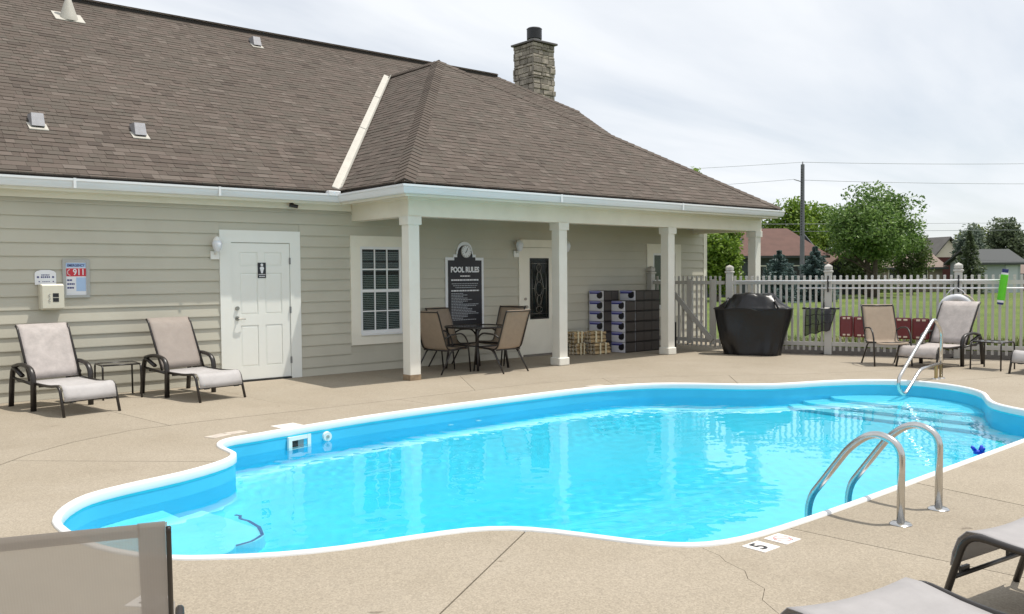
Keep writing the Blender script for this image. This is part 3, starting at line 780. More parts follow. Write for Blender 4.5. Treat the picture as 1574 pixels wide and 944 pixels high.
def build_walls():
    rnd = random.Random(1)
    core = MB()
    core.box(XE, WY, -.05, 9.26, 13.6, 2.78)
    core.prism([(WY, 2.78), (13.6, 2.78), (9.1, 5.55), (6.3, 5.55)], (.25, 0, 0), (9.0, 0, 0), (0, 1, 0), (0, 0, 1))
    wall = core.build('wall', M['siding'], house)
    # lap siding boards on the pool side, one object per board
    opens = [(-2.2145, -.934, -1, 2.2548), (-.045, 1.11, .437, 2.218), (3.555, 4.60, -1, 2.225), (7.197, 8.336, .62, 2.20)]
    zs = [0.0] + [.135 + .1725 * k for k in range(15)] + [2.60]
    for z0, z1 in zip(zs, zs[1:]):
        iv = [(XE, 9.17)]
        for a, b, c, d in opens:
            if z0 < d - .02 and z1 > c + .02:
                iv = [q for (p, r) in iv for q in ((p, min(r, a)), (max(p, b), r)) if q[1] - q[0] > .02]
        cuts = []
        for a, b in iv:
            while b - a > 99:
                L = 3.66 + rnd.uniform(-.6, .3); cuts.append((a, a + L)); a += L + .003
            cuts.append((a, b))
        for a, b in cuts:
            t = .022
            MB().prism([(0, z0 - .0), (-.008, z0), (-.008, z0 - .006), (-t, z0 - .006), (-t, z0 + .006), (-.002, z1), (0, z1)], (b - a, 0, 0), (a, WY, 0), (0, 1, 0), (0, 0, 1)).build('siding_board', M['siding'], wall)
    MB().box(9.165, WY - .025, 0, 9.285, WY + .1, 2.62).build('corner_board', M['trim'], wall)
    MB().box(XE, WY - .022, 2.603, -.01, WY, 2.78).build('frieze_board', M['trim'], wall)
    MB().box(.0, WY - .02, 2.603, 9.2, WY, 2.78).build('frieze_board', M['siding'], wall)
build_walls()

def build_porch():
    # beams
    MB().box(-.005, 0.0, 2.447, 9.02, .22, 2.745).build('beam', M['trim'], house)
    MB().box(-.005, .222, 2.447, .205, WY, 2.745).build('beam', M['trim'], house)
    MB().box(8.80, .222, 2.447, 9.018, WY, 2.745).build('beam', M['trim'], house)
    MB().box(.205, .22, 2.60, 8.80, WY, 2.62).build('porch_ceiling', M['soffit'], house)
    # soffits behind the gutters
    MB().box(XL + .10, YP + .10, 2.735, XR - .02, -.002, 2.752).build('soffit', M['trim'], house)
    MB().box(XL + .10, 0.0, 2.736, -.007, WY, 2.753).build('soffit', M['trim'], house)
    MB().box(9.02, 0, 2.736, XR - .02, WY, 2.753).build('soffit', M['trim'], house)
    MB().box(XE, YM + .10, 2.70, XL + .10, WY, 2.715).build('soffit', M['trim'], house)
    # crown strips that meet beam and soffit
    MB().box(-.03, -.03, 2.69, 9.03, .0, 2.734).build('crown_strip', M['trim'], house)
    MB().box(-.03, .002, 2.69, -.006, WY - .05, 2.734).build('crown_strip', M['trim'], house)
    # columns
    for i, x in enumerate((0, 3.0625, 5.942, 8.81)):
        c = MB().cbox(x, 0.004, 0, x + .19, .194, 2.40, .004).build('column', M['column'], house)
        MB().cbox(x - .026, -.022, 2.32, x + .216, .22, 2.4465, .004).build('capital', M['column'], c)
        if i: 
            MB().cbox(x - .026, -.022, .0, x + .216, .22, .135, .012).build('plinth', M['column'], c)
        else: MB().box(x - .003, .001, 0, x + .193, .197, .085).build('worn_foot', M['stain'], c)
build_porch()

def build_gutters():
    prof = [(0, 0), (0, -.028), (-.012, -.042), (-.016, -.085), (-.034, -.122), (-.105, -.127), (-.105, 0), (-.098, 0), (-.098, -.118), (-.040, -.114), (-.024, -.083), (-.02, -.04), (-.008, -.026), (-.008, 0)]
    # travel so that the outside of the roof is on the right
    g = MB().sweep([(XE, YM, ZE), (XL, YM, ZE), (XL, YP, ZP), (XR, YP, ZP), (XR, YM, ZP)], prof).build('gutter', M['gutter'], house, smooth=R(35))
    for x in [XL - 1.9 * k for k in range(1, 7)]:
        MB().box(x, YM - .006, ZE - .122, x + .035, YM + .001, ZE + .006).build('gutter_seam', M['gutter'], g)
    for x in (2.6, 5.7):
        MB().box(x, YP - .005, ZP - .122, x + .04, YP + .001, ZP + .006).build('gutter_seam', M['gutter'], g)
    fas = [(-.108, -.16), (-.108, .012), (-.125, .012), (-.125, -.16)]
    MB().sweep([(XE, YM, ZE), (XL, YM, ZE), (XL, YP, ZP), (XR, YP, ZP), (XR, YM, ZP)], fas).build('fascia', M['trim'], house)
    # diverter box at the foot of the valley
    MB().cbox(XL - .16, YM - .01, ZE - .035, XL + .05, YM + .14, ZE + .045, .008).build('valley_splash_guard', M['gutter'], g)
build_gutters()

# roofs
def clip_half(poly, n, c):
    out = []
    for i in range(len(poly)):
        a, b = poly[i - 1], poly[i]; da = n[0] * a[0] + n[1] * a[1] - c; db = n[0] * b[0] + n[1] * b[1] - c
        if (da >= 0) != (db >= 0): t = da / (da - db); out.append((a[0] + (b[0] - a[0]) * t, a[1] + (b[1] - a[1]) * t))
        if db >= 0: out.append(b)
    return out
CAMP = Vector((-7.3594, -10.9558, 1.5886))
roof = MB()
MAINP = [Vector(p) for p in [(XE, YM, ZE), (XL, YM, ZE), V_, (XR, YM, ZE), (9.65, YM, ZE), P_, E_, (XE, 7.7, 6.92)]]
def slab_roof(pts):
    k = len(pts); d = Vector((0, 0, -.02)); t = [p + d for p in pts]; b = [p + Vector((0, 0, -.14)) for p in pts]
    roof.add(t + b, [tuple(range(k)), tuple(range(2 * k - 1, k - 1, -1))] + [(i, (i + 1) % k, k + (i + 1) % k, k + i) for i in range(k)])
CL = Vector((XL, YP, ZP)); CR = Vector((XR, YP, ZP)); IL = Vector((XL, YM, ZE)); IR = Vector((XR, YM, ZE))
KF = (A_.z - ZP) / (A_.y - YP); KL = (A_.z - ZP) / (A_.x - XL); KR = (A_.z - ZP) / (XR - A_.x); EI = .10
ILi = Vector((XL + EI, YM + EI, ZE + EI * PM)); IRi = Vector((XR - EI, YM + EI, ZE + EI * PM)); CLi = CL + (A_ - CL) * (EI / (A_.x - XL)); CRi = CR + (A_ - CR) * (EI / (XR - A_.x))
slab_roof([Vector((XE, YM + EI, ZE + EI * PM)), ILi, V_, Vector((V_.x, 7.7, 6.92)), Vector((XE, 7.7, 6.92))])
slab_roof([V_, IRi, Vector((9.65, YM + EI, ZE + EI * PM)), P_, E_, Vector((V_.x, 7.7, 6.92))])
slab_roof([Vector((XE, BK, ZE)), Vector((9.65, BK, ZE)), P2_, E_, Vector((XE, 7.7, 6.92))])
slab_roof([P_, P2_, E_])
slab_roof([CLi, CRi, A_]); slab_roof([CLi, A_, V_, ILi]); slab_roof([CRi, IRi, V_, A_])
bmr = bmesh.new(); 
ROOF = roof.build('roof', M['rooffelt'], house)
bmr.from_mesh(ROOF.data); bmesh.ops.triangulate(bmr, faces=[f for f in bmr.faces if len(f.verts) > 4]); bmr.to_mesh(ROOF.data); bmr.free()

def build_shingles():
    rnd = random.Random(7)
    EXPO = .128
    cand = []           # (size score, verts, faces, tone)
    def plane(o, ux, pts3, halves=None, inset=0.0):
        # o: eave origin, ux: unit vector along the eave, pts3: plane polygon
        o = Vector(o); ux = Vector(ux).normalized()
        nrm = None
        q = [p - o for p in pts3]
        far = max(q, key=lambda p: (p - ux * p.dot(ux)).length)
        uv = (far - ux * far.dot(ux)).normalized(); nrm = ux.cross(uv)
        if nrm.z < 0: nrm = -nrm
        P2 = [(p.dot(ux), p.dot(uv)) for p in q]
        ar = sum(P2[i - 1][0] * P2[i][1] - P2[i][0] * P2[i - 1][1] for i in range(len(P2)))
        if ar < 0: P2.reverse()
        H = []
        for i in range(len(P2)):
            a, b = P2[i - 1], P2[i]; n = (-(b[1] - a[1]), b[0] - a[0]); l = math.hypot(*n) or 1; n = (n[0] / l, n[1] / l)
            H.append((n, n[0] * a[0] + n[1] * a[1]))
        if halves is not None: H = [H[i] for i in halves(P2, H)]
        umin = min(p[0] for p in P2); umax = max(p[0] for p in P2); vmax = max(p[1] for p in P2)
        r = 0
        while r * EXPO < vmax:
            v0 = r * EXPO + (.085 if r == 0 else .0); v1 = (r + 1) * EXPO + .012; u = umin - rnd.uniform(0, .4)
            while u < umax:
                w = rnd.choice((.09, .12, .15, .18, .22, .26)) * rnd.uniform(.9, 1.1); raised = rnd.random() < .5
                th = .009 if raised else .0045
                poly = [(u, v0), (u + w, v0), (u + w, v1), (u, v1)]
                full = True
                for n, c in H:
                    m_ = len(poly); poly2 = clip_half(poly, n, c)
                    if poly2 != poly and (len(poly2) != len(poly) or any(abs(a[0] - b[0]) + abs(a[1] - b[1]) > 1e-9 for a in poly2 for b in [min(poly, key=lambda t: abs(t[0] - a[0]) + abs(t[1] - a[1]))])): full = False
                    poly = poly2
                    if len(poly) < 3: break
                if len(poly) >= 3:
                    k = len(poly); top = []; low = []
                    for (a, b) in poly:
                        f = 1 - max(0, min(1, (b - r * EXPO) / EXPO)); hgt = .003 + th * f
                        p = o + ux * a + uv * b; top.append(p + nrm * hgt); low.append(p - nrm * .016)
                    fs = [tuple(range(k))] + [(i, k + i, k + (i + 1) % k, (i + 1) % k) for i in range(k)]
                    c3 = sum(top, Vector()) / k; dv = CAMP - c3; d = dv.length
                    fwd = (c3 - CAMP).normalized().dot(Vector((.649, .76, -.038)))
                    score = w * abs(dv.normalized().dot(nrm)) / d / d if (dv.dot(nrm) > 0 and fwd > .82 and full) else 0
                    tone = max(0, min(1, rnd.gauss(.5, .17) + (.10 if raised else -.07)))
                    cand.append((score, [tuple(p) for p in top + low], fs, tone))
                u += w + .003
            r += 1
    # main plane: only part not buried under the porch roof
    sl = lambda *k: (lambda P2, H: list(k))
    def convex_main_left(): return [Vector((XE, YM, ZE)), IL, V_, Vector((V_.x, 7.7, 6.92)), Vector((XE, 7.7, 6.92))]
    ml = convex_main_left()
    plane((XE, YM, ZE), (1, 0, 0), ml)
    plane((V_.x, YM, ZE), (1, 0, 0), [V_, Vector((V_.x, 7.7, 6.92)), E_, P_, Vector((9.65, YM + 3.2, ZE + PM * 3.2))])
    plane((V_.x, YM, ZE), (1, 0, 0), [IR, Vector((9.65, YM, ZE)), Vector((9.65, YM + 3.2, ZE + PM * 3.2)), V_])
    plane(CL, (1, 0, 0), [CL, CR, A_])
    plane(CL, (0, 1, 0), [CL, IL, V_, A_])
    plane(CR, (0, 1, 0), [CR, IR, V_, A_])
    plane(P_, (0, 1, 0), [P_, P2_, E_])
    plane((XE, BK, ZE), (1, 0, 0), [Vector((XE, BK, ZE)), Vector((9.65, BK, ZE)), P2_, E_, Vector((XE, 7.7, 6.92))])
    cand.sort(key=lambda c: -c[0])
    for sco, vs, fs, tone in cand[:300]:
        o_ = Vector(vs[0]); mb = MB(); mb.v = [tuple(Vector(v) - o_) for v in vs]; mb.f = fs
        ob = mb.build('shingle', M['shingle'], ROOF, fix=False); ob.location = o_
    mb = MB(); tones = []
    for sco, vs, fs, tone in cand[300:]:
        mb.add(vs, fs); tones += [tone] * len(fs)
    o = mb.build('shingle_courses', M['shingle'], ROOF, fix=False, tone=tones); o['kind'] = 'stuff'
    # hip and ridge caps
    def caps(a, b, w=.15, n1=None, n2=None):
        a = Vector(a); b = Vector(b); d = (b - a); L = d.length; d.normalize(); side = d.cross(Vector((0, 0, 1))).normalized(); k = int(L / .15); mbc = MB(); tn = []
        up = side.cross(d).normalized()
        for i in range(k):
            s0 = i * L / k - .03; s1 = (i + 1) * L / k + .01; p = a + d * s0; q = a + d * s1
            drop = n1 if n1 else .07
            h0, h1 = .030, .016
            vs = [p + side * w - up * drop + up * h0, p + up * h0, p - side * w - up * drop + up * h0, q + side * w - up * drop + up * h1, q + up * h1, q - side * w - up * drop + up * h1]
            vs += [v - up * .02 for v in vs]
            fs = [(0, 1, 4, 3), (1, 2, 5, 4), (0, 6, 7, 1), (1, 7, 8, 2), (0, 3, 9, 6), (2, 8, 11, 5)]
            mbc.add(vs, fs); tn += [max(0, min(1, rnd.gauss(.55, .18)))] * len(fs)
        o = mbc.build('hip_cap_row', M['shingle'], ROOF, fix=False, tone=tn); o['kind'] = 'stuff'
    caps(CLi, A_); caps(CRi, A_); caps(A_, V_ + Vector((0, .2, 0)), .15, .10); caps(P_, E_); caps(P2_, E_)
    # ridge with dark vent strip
    MB().box(XE, 7.585, 6.84, 8.02, 7.815, 6.965).build('ridge_vent', M['rooffelt'], ROOF)
    caps((XE, 7.7, 6.955), (8.02, 7.7, 6.955), .135, .03)
    # white valley flashing in three lengths
    for (f0, f1) in ((.02, .44), (.445, .735), (.74, .985)):
        a = IL.lerp(V_, f0); b = IL.lerp(V_, f1); d = (b - a).normalized()
        nm = Vector((0, -PM, 1)).normalized(); npn = Vector((-(A_.z - ZP) / (A_.x - XL), 0, 1)).normalized()
        s1 = nm.cross(d).normalized(); s2 = npn.cross(d).normalized()
        if s1.x > 0: s1 = -s1
        if s2.x < 0: s2 = -s2
        up = Vector((0, 0, 1)); h = .030
        vs = []
        for p in (a, b): vs += [p + s1 * .125 + nm * h, p + up * (h - .004), p + s2 * .085 + npn * (h + .008)]
        vs += [Vector(v) - up * .02 for v in vs]
        MB().add(vs, [(0, 1, 4, 3), (1, 2, 5, 4), (0, 6, 7, 1), (1, 7, 8, 2), (0, 3, 9, 6), (2, 8, 11, 5), (3, 4, 10, 9), (4, 5, 11, 10)]).build('valley_flashing', M['lead'], ROOF)
    # rake boards of the clipped gable
    for a, b in ((Vector((9.65, YM, ZE)), P_), (Vector((9.65, BK, ZE)), P2_)):
        vs = [a + Vector((.012, 0, -.01)), b + Vector((.012, 0, -.01)), b + Vector((.012, 0, -.2)), a + Vector((.012, 0, -.2))]; vs += [v - Vector((.035, 0, 0)) for v in vs]
        MB().add(vs, [(0,1,2,3),(7,6,5,4),(0,4,5,1),(1,5,6,2),(2,6,7,3),(3,7,4,0)]).build('rake_board', M['trim'], ROOF)
build_shingles()

def build_roof_vents():
    sl = math.atan(PM)
    def vent(x, y, kind, s=1.0):
        z = ZE + PM * (y - YM); k = PM
        e = bpy.data.objects.new('roof_vent', None); col.objects.link(e); e.parent = ROOF; e.location = (x, y, z + .014)
        def on(m, x0, y0, x1, y1, h0, h1): return m.add([(x0, y0, k*y0+h0), (x1, y0, k*y0+h0), (x1, y1, k*y1+h0), (x0, y1, k*y1+h0), (x0, y0, k*y0+h1), (x1, y0, k*y0+h1), (x1, y1, k*y1+h1), (x0, y1, k*y1+h1)], [(3,2,1,0),(4,5,6,7),(0,1,5,4),(1,2,6,5),(2,3,7,6),(3,0,4,7)])
        if kind == 'hood':
            on(MB(), -.155*s, -.155*s, .155*s, .05*s, 0, .012).build('flashing', M['lead'], e)
            w = .105 * s; yf = -.12 * s; yt = -.035 * s; zt = .215 * s; zb = k * yf + .055 * s; yb = zt / k * .78
            MB().add([(-w, yf, zb), (w, yf, zb), (w*.93, yt, zt), (-w*.93, yt, zt), (-w*.93, yb, zt), (w*.93, yb, zt), (-w, .02, zb), (w, .02, zb), (-w, .02, k*.02), (w, .02, k*.02)],
                     [(0, 1, 2, 3), (3, 2, 5, 4), (0, 3, 4, 6), (1, 7, 5, 2), (6, 4, 8), (7, 9, 5), (8, 4, 5, 9)]).build('hood', M['galv'], e)
            on(MB(), -.08*s, -.06*s, .08*s, .05*s, .013, .10*s).build('throat', M['dark'], e)
        else:
            on(MB(), -.25, -.15, .25, .19, 0, .012).build('flashing', M['lead'], e)
            MB().tube([(0, .0, -.07), (0, .0, .0), (0, .0, .34)], [.165, .155, .05], 18).build('flashing_boot', M['lead'], e, smooth=SM)
            MB().cyl((0, 0, .34), (0, 0, .62), .06, 12).build('pipe', M['vinyl'], e, smooth=SM)
    vent(-4.36, 2.57, 'hood', .78); vent(-3.0, 2.58, 'hood', .78); vent(.85, 6.95, 'hood', .8); vent(-2.87, 6.72, 'pipe')
build_roof_vents()

def build_chimney():
    ch = MB().box(9.285, 7.54, 0, 10.03, 8.31, 8.02).build('chimney', M['mortar'], house)
    rnd = random.Random(5); z = 5.3
    while z < 7.98:
        h = min(rnd.uniform(.07, .17), 8.02 - z)
        for side in range(4):
            L = .745 if side % 2 == 0 else .77
            p = 0
            while p < L - .02:
                w = min(rnd.uniform(.12, .34), L - p)
                if L - p - w < .08: w = L - p
                t = rnd.uniform(.02, .06); a, b = p + .006, p + w - .006; z0, z1 = z + .006, z + h - .006
                jig = lambda: rnd.uniform(-.008, .008)
                f = lambda u, d, zz: {0: (9.285 + u, 7.54 - d, zz), 1: (10.03 + d, 7.54 + u, zz), 2: (9.285 + u, 8.31 + d, zz), 3: (9.285 - d, 7.54 + u, zz)}[side]
                ou = .03 if side % 2 == 0 else 0
                aa = a - (t if a < .02 and side % 2 == 0 else 0); bb = b + (t if b > L - .02 and side % 2 == 0 else 0)
                c = .012
                vs = [f(aa, -.01, z0), f(bb, -.01, z0), f(bb, -.01, z1), f(aa, -.01, z1), f(aa, t - c, z0), f(bb, t - c, z0), f(bb, t - c, z1), f(aa, t - c, z1)]
                mid = [f(aa + c + jig(), t + jig(), z0 + c + jig()), f(bb - c + jig(), t + jig(), z0 + c + jig()), f(bb - c + jig(), t + jig(), z1 - c + jig()), f(aa + c + jig(), t + jig(), z1 - c + jig())]
                MB().add(vs + mid, [(0,1,5,4),(1,2,6,5),(2,3,7,6),(3,0,4,7),(4,5,9,8),(5,6,10,9),(6,7,11,10),(7,4,8,11),(8,9,10,11)]).build('stone', M['stoneA'], ch)
                p += w
        z += h
    MB().cbox(9.19, 7.44, 8.02, 10.125, 8.41, 8.075, .008).build('cap_slab', M['capstone'], ch)
    MB().cyl((9.66, 7.92, 8.07), (9.66, 7.92, 8.25), .165, 18).build('flue_pipe', M['flue'], ch, smooth=SM)
    m = MB(); m.cyl((9.66, 7.92, 8.22), (9.66, 7.92, 8.50), .215, 20); m.cyl((9.66, 7.92, 8.50), (9.66, 7.92, 8.53), .225, 20, .19); m.build('flue_cowl', M['black'], ch, smooth=SM)
build_chimney()

# doors and windows
def build_openings():
    # restroom door
    z1 = 2.2548; a, b = -2.2145, -.934; y = WY - .035
    cas = MB().box(a, y, .0, a + .172, WY, z1).box(b - .172, y, 0, b, WY, z1).box(a + .172, y, 2.075, b - .172, WY, z1)
    cas.build('door_casing', M['door'], house)
    sl, sr = a + .178, b - .178; zt = 2.066
    def panel_door(sl, sr, z0, zt, y, name, panels, m):
        # stiles and rails with recessed raised panels
        d = MB(); d.box(sl, y + .012, z0, sr, WY - .001, zt)
        xs = sorted({sl, sr, *[p[0] for p in panels], *[p[1] for p in panels]}); zs = sorted({z0, zt, *[p[2] for p in panels], *[p[3] for p in panels]})
        for x0, x1 in zip(xs, xs[1:]):
            for q0, q1 in zip(zs, zs[1:]):
                cx, cz = (x0 + x1) / 2, (q0 + q1) / 2
                if any(p[0] < cx < p[1] and p[2] < cz < p[3] for p in panels): continue
                d.box(x0, y, q0, x1, y + .012, q1)
        door = d.build(name, m, house)
        for p in panels:
            g = .028
            MB().add([(p[0], y + .0118, p[2]), (p[1], y + .0118, p[2]), (p[1], y + .0118, p[3]), (p[0], y + .0118, p[3]), (p[0] + g, y + .003, p[2] + g), (p[1] - g, y + .003, p[2] + g), (p[1] - g, y + .003, p[3] - g), (p[0] + g, y + .003, p[3] - g)],
                     [(0,1,5,4),(1,2,6,5),(2,3,7,6),(3,0,4,7),(4,5,6,7)]).build('door_panel', m, door)
        return door
    w = sr - sl
    cols = [(sl + .13, sl + w / 2 - .055), (sl + w / 2 + .055, sr - .13)]
    pn = [(c0, c1, q0, q1) for c0, c1 in cols for q0, q1 in ((.22, .84), (1.0, 1.62), (1.72, 1.93))]
    door = panel_door(sl, sr, .03, zt, WY - .02, 'restroom_door', pn, M['door'])
    kx = sl + .075
    k = MB().cyl((kx, WY - .02, .95), (kx, WY - .032, .95), .033, 16).cyl((kx, WY - .03, .95), (kx, WY - .075, .95), .012, 10); k.tube([(kx, WY - .07, .95), (kx + .06, WY - .072, .945), (kx + .11, WY - .066, .94)], .009, 8)
    k.build('handle', M['nickel'], door, smooth=SM)
    MB().cyl((kx, WY - .02, 1.10), (kx, WY - .045, 1.10), .03, 16).build('deadbolt', M['nickel'], door, smooth=SM)
    for z in (.28, 1.05, 1.80): MB().box(sr - .006, WY - .045, z - .05, sr + .012, WY - .018, z + .05).build('hinge', M['hinge'], door)
    MB().box(sl, WY - .05, .0, sr, WY - .002, .022).build('threshold', M['dark'], door)

    # double-hung window with six-over-six muntins
    def window(x0, x1, z0, z1, cw, name, cols_, rows_, blinds=True, top=None):
        y = WY - .035
        W = MB().box(x0, y, z0, x0 + cw, WY, z1).box(x1 - cw, y, z0, x1, WY, z1).box(x0 + cw, y, z1 - (top or cw), x1 - cw, WY, z1).box(x0 + cw, y, z0, x1 - cw, WY, z0 + cw)
        win = W.build(name, M['trim'], house)
        i0, i1, j0, j1 = x0 + cw, x1 - cw, z0 + cw, z1 - (top or cw); f = .045; yf = WY - .022
        MB().box(i0, yf, j0, i0 + f, WY - .002, j1).box(i1 - f, yf, j0, i1, WY - .002, j1).box(i0 + f, yf, j1 - f, i1 - f, WY - .002, j1).box(i0 + f, yf, j0, i1 - f, WY - .002, j0 + f * 1.3).build('frame', M['vinyl'], win)
        MB().box(i0 + .002, y - .035, j0 - .025, i1 - .002, y + .02, j0 - .002).build('sill', M['vinyl'], win)
        zm = (j0 + j1) / 2 - .01
        MB().box(i0 + f, yf - .002, zm - .024, i1 - f, WY - .003, zm + .024).build('meeting_rail', M['vinyl'], win)
        MB().box(i0 + f, WY - .0028, j0 + f, i1 - f, WY - .0012, j1 - f).build('dark_room', M['dark'], win)
        for (q0, q1) in ((j0 + f * 1.3, zm - .024), (zm + .024, j1 - f)):
            ax = [i0 + f + (i1 - i0 - 2 * f) * t / cols_ for t in range(cols_ + 1)]; az = [q0 + (q1 - q0) * t / rows_ for t in range(rows_ + 1)]
            for t in ax[1:-1]: MB().box(t - .011, yf + .002, q0, t + .011, WY - .004, q1).build('muntin', M['vinyl'], win)
            for t in az[1:-1]: MB().box(i0 + f, yf + .003, t - .0105, i1 - f, WY - .0045, t + .0105).build('muntin', M['vinyl'], win)
            for u0, u1 in zip(ax, ax[1:]):
                for v0, v1 in zip(az, az[1:]): MB().box(u0, WY - .0085, v0, u1, WY - .0065, v1).build('pane', M['glass'], win)
            if blinds:
                z = q0 + .012
                rnd = random.Random(3)
                while z < q1 - .01:
                    if q1 > zm + .3 and rnd.random() < .35 and z > q1 - .42: z += .028; continue
                    MB().add([(i0 + f + .004, WY - .0032, z + .010), (i1 - f - .004, WY - .0032, z + .010), (i1 - f - .004, WY - .006, z - .008), (i0 + f + .004, WY - .006, z - .008)], [(0, 1, 2, 3)]).build('blind_slat', M['cartonwhite'], win); z += .030
        return win
    window(-.045, 1.11, .437, 2.218, .175, 'window', 3, 2)
    w2 = window(7.197, 8.336, .62, 2.20, .20, 'window', 1, 1, False)
    MB().box(7.45, WY - .0058, .90, 8.09, WY - .0045, 1.95).build('roller_blind', M['beige'], w2)

    # porch door with a leaded oval-pattern light
    a, b = 3.555, 4.60; z1 = 2.225; y = WY - .035
    MB().box(a, y, .0, a + .09, WY, z1).box(b - .09, y, 0, b, WY, z1).box(a + .09, y, 2.08, b - .09, WY, z1).build('door_casing', M['trim'], house)
    sl, sr = a + .095, b - .095
    gx0, gx1, gz0, gz1 = 3.845, 4.31, .72, 1.862
    d = MB(); yy = WY - .02
    d.box(sl, yy, .04, gx0, WY - .002, 2.07).box(gx1, yy, .04, sr, WY - .002, 2.07).box(gx0, yy, .04, gx1, WY - .002, gz0).box(gx0, yy, gz1, gx1, WY - .002, 2.07)
    door = d.build('porch_door', M['trim'], house)
    MB().box(gx0, WY - .0035, gz0, gx1, WY - .0022, gz1).build('dark_room', M['dark'], door)
    MB().box(gx0, WY - .012, gz0, gx1, WY - .009, gz1).build('glass', M['glass'], door)
    for e in ((gx0 - .012, gx0 + .012, gz0 - .012, gz1 + .012), (gx1 - .012, gx1 + .012, gz0 - .012, gz1 + .012)): MB().box(e[0], yy - .008, e[2], e[1], yy - .0005, e[3]).build('glass_bead', M['black'], door)
    for e in ((gz0 - .012, gz0 + .012), (gz1 - .012, gz1 + .012)): MB().box(gx0 + .012, yy - .008, e[0], gx1 - .012, yy - .0005, e[1]).build('glass_bead', M['black'], door)
    cx = (gx0 + gx1) / 2; cz = (gz0 + gz1) / 2; came = MB(); yc = WY - .0145
    def loop(pts): came.tube([(p[0], yc, p[1]) for p in pts], .0042, 5)
    for dz, rx, rz in ((.0, .085, .13), (.22, .05, .10), (-.22, .05, .10), (.40, .06, .07), (-.40, .08, .06)):
        loop([(cx + rx * math.cos(t), cz + dz + rz * math.sin(t)) for t in [2 * math.pi * i / 16 for i in range(17)]])
    loop([(cx, cz - .5), (cx + .12, cz), (cx, cz + .5), (cx - .12, cz), (cx, cz - .5)])
    loop([(gx0 + .05, gz0 + .03), (gx0 + .05, gz1 - .03)]); loop([(gx1 - .05, gz0 + .03), (gx1 - .05, gz1 - .03)])
    loop([(gx0 + .03, gz0 + .09), (gx1 - .03, gz0 + .09)]); loop([(gx0 + .03, gz1 - .09), (gx1 - .03, gz1 - .09)]); loop([(gx0 + .05, cz), (cx - .12, cz)]); loop([(cx + .12, cz), (gx1 - .05, cz)])
    came.build('leaded_pattern', M['nickel'], door, smooth=True)
    MB().cyl((sl + .07, yy, .95), (sl + .07, yy - .06, .95), .026, 12).build('handle', M['nickel'], door, smooth=SM)
    MB().cyl((sl + .07, yy, 1.10), (sl + .07, yy - .02, 1.10), .026, 12).build('deadbolt', M['nickel'], door, smooth=SM)
    MB().box(sl, WY - .06, 0, sr, WY - .002, .035).build('threshold', M['mortar'], door)
build_openings()

# ---------------------------------------------------------------- things on the walls
def bars(mb, x0, x1, z, h, y, rnd, cw=(.02, .06), gap=.008):
    x = x0
    while x < x1:
        w = min(rnd.uniform(*cw), x1 - x); mb.box(x, y - .001, z - h / 2, x + w, y, z + h / 2); x += w + gap
def pool_rules():
    x0, x1, z0, z1 = 1.845, 2.70, .62, 1.875; cx = (x0 + x1) / 2; t = thing('pool_rules_sign', 'tall black pool rules board with white border and a small clock in its arched top', 'sign', (cx, WY - .018, 0))
    def outline(g):
        hw = (x1 - x0) / 2 - g; zt = z1 - g; P = [(-hw, z0 + g), (hw, z0 + g), (hw, zt)]
        P += [(.25 - g * .3, zt), (.25 - g * .3, zt + .055), (.185 - g * .3, zt + .055), (.185 - g * .3, zt + .10)]
        r = .17 - g * .25; P += [(r * math.cos(a), zt + .12 + r * .95 * math.sin(a)) for a in [math.pi * i / 14 for i in range(15)]]
        P += [(-.185 + g * .3, zt + .10), (-.185 + g * .3, zt + .055), (-.25 + g * .3, zt + .055), (-.25 + g * .3, zt), (-hw, zt)]
        return P
    MB().prism(outline(0), (0, -.018, 0)).build('border', M['signwhite'], t)
    MB().prism(outline(.05), (0, -.004, 0), (0, -.018, 0)).build('panel', M['signblack'], t)
    y = -.0225
    text('lettering', 'POOL RULES', .13, M['signwhite'], t, FACE_S(0, y, 1.655), sx=.86, bold=.006)
    rnd = random.Random(11); sp = MB(); spw = MB()
    bars(spw, -.11, .11, 1.545, .02, y, rnd); bars(spw, -.31, .30, 1.475, .026, y, rnd)
    for z, a, b in ((1.41, -.30, .29), (1.375, -.27, .27), (1.34, -.22, .24)): bars(sp, a, b, z, .014, y, rnd)
    bars(spw, -.31, .31, 1.285, .024, y, rnd)
    z = 1.235
    while z > .74:
        e = rnd.choice((-.05, .05, .15, .24, .30)); bars(sp, -.31, e, z, .0145, y, rnd)
        z -= .0275
    sp.build('small_print', M['signgrey'], t)['kind'] = 'stuff'; spw.build('small_print', M['signwhite'], t)['kind'] = 'stuff'
    c = thing('wall_clock', 'round white clock mounted in the arched top of the pool rules board', 'clock', (cx + .02, WY - .045, 1.985))
    MB().cyl((0, .02, 0), (0, -.012, 0), .115, 28).build('rim', M['alu'], c, smooth=SM); MB().cyl((0, -.0125, 0), (0, -.016, 0), .10, 28).build('dial', M['signwhite'], c)
    h = MB(); h.tube([(0, -.019, -.01), (.022, -.019, .055)], .005, 5); h.tube([(0, -.021, 0), (-.03, -.021, -.03)], .006, 5); h.build('hand', M['black'], c)
    m = MB()
    for i in range(12): a = i * math.pi / 6; m.box(.085 * math.sin(a) - .005, -.018, .085 * math.cos(a) - .005, .085 * math.sin(a) + .005, -.016, .085 * math.cos(a) + .005)
    m.build('hour_mark', M['black'], c)
pool_rules()
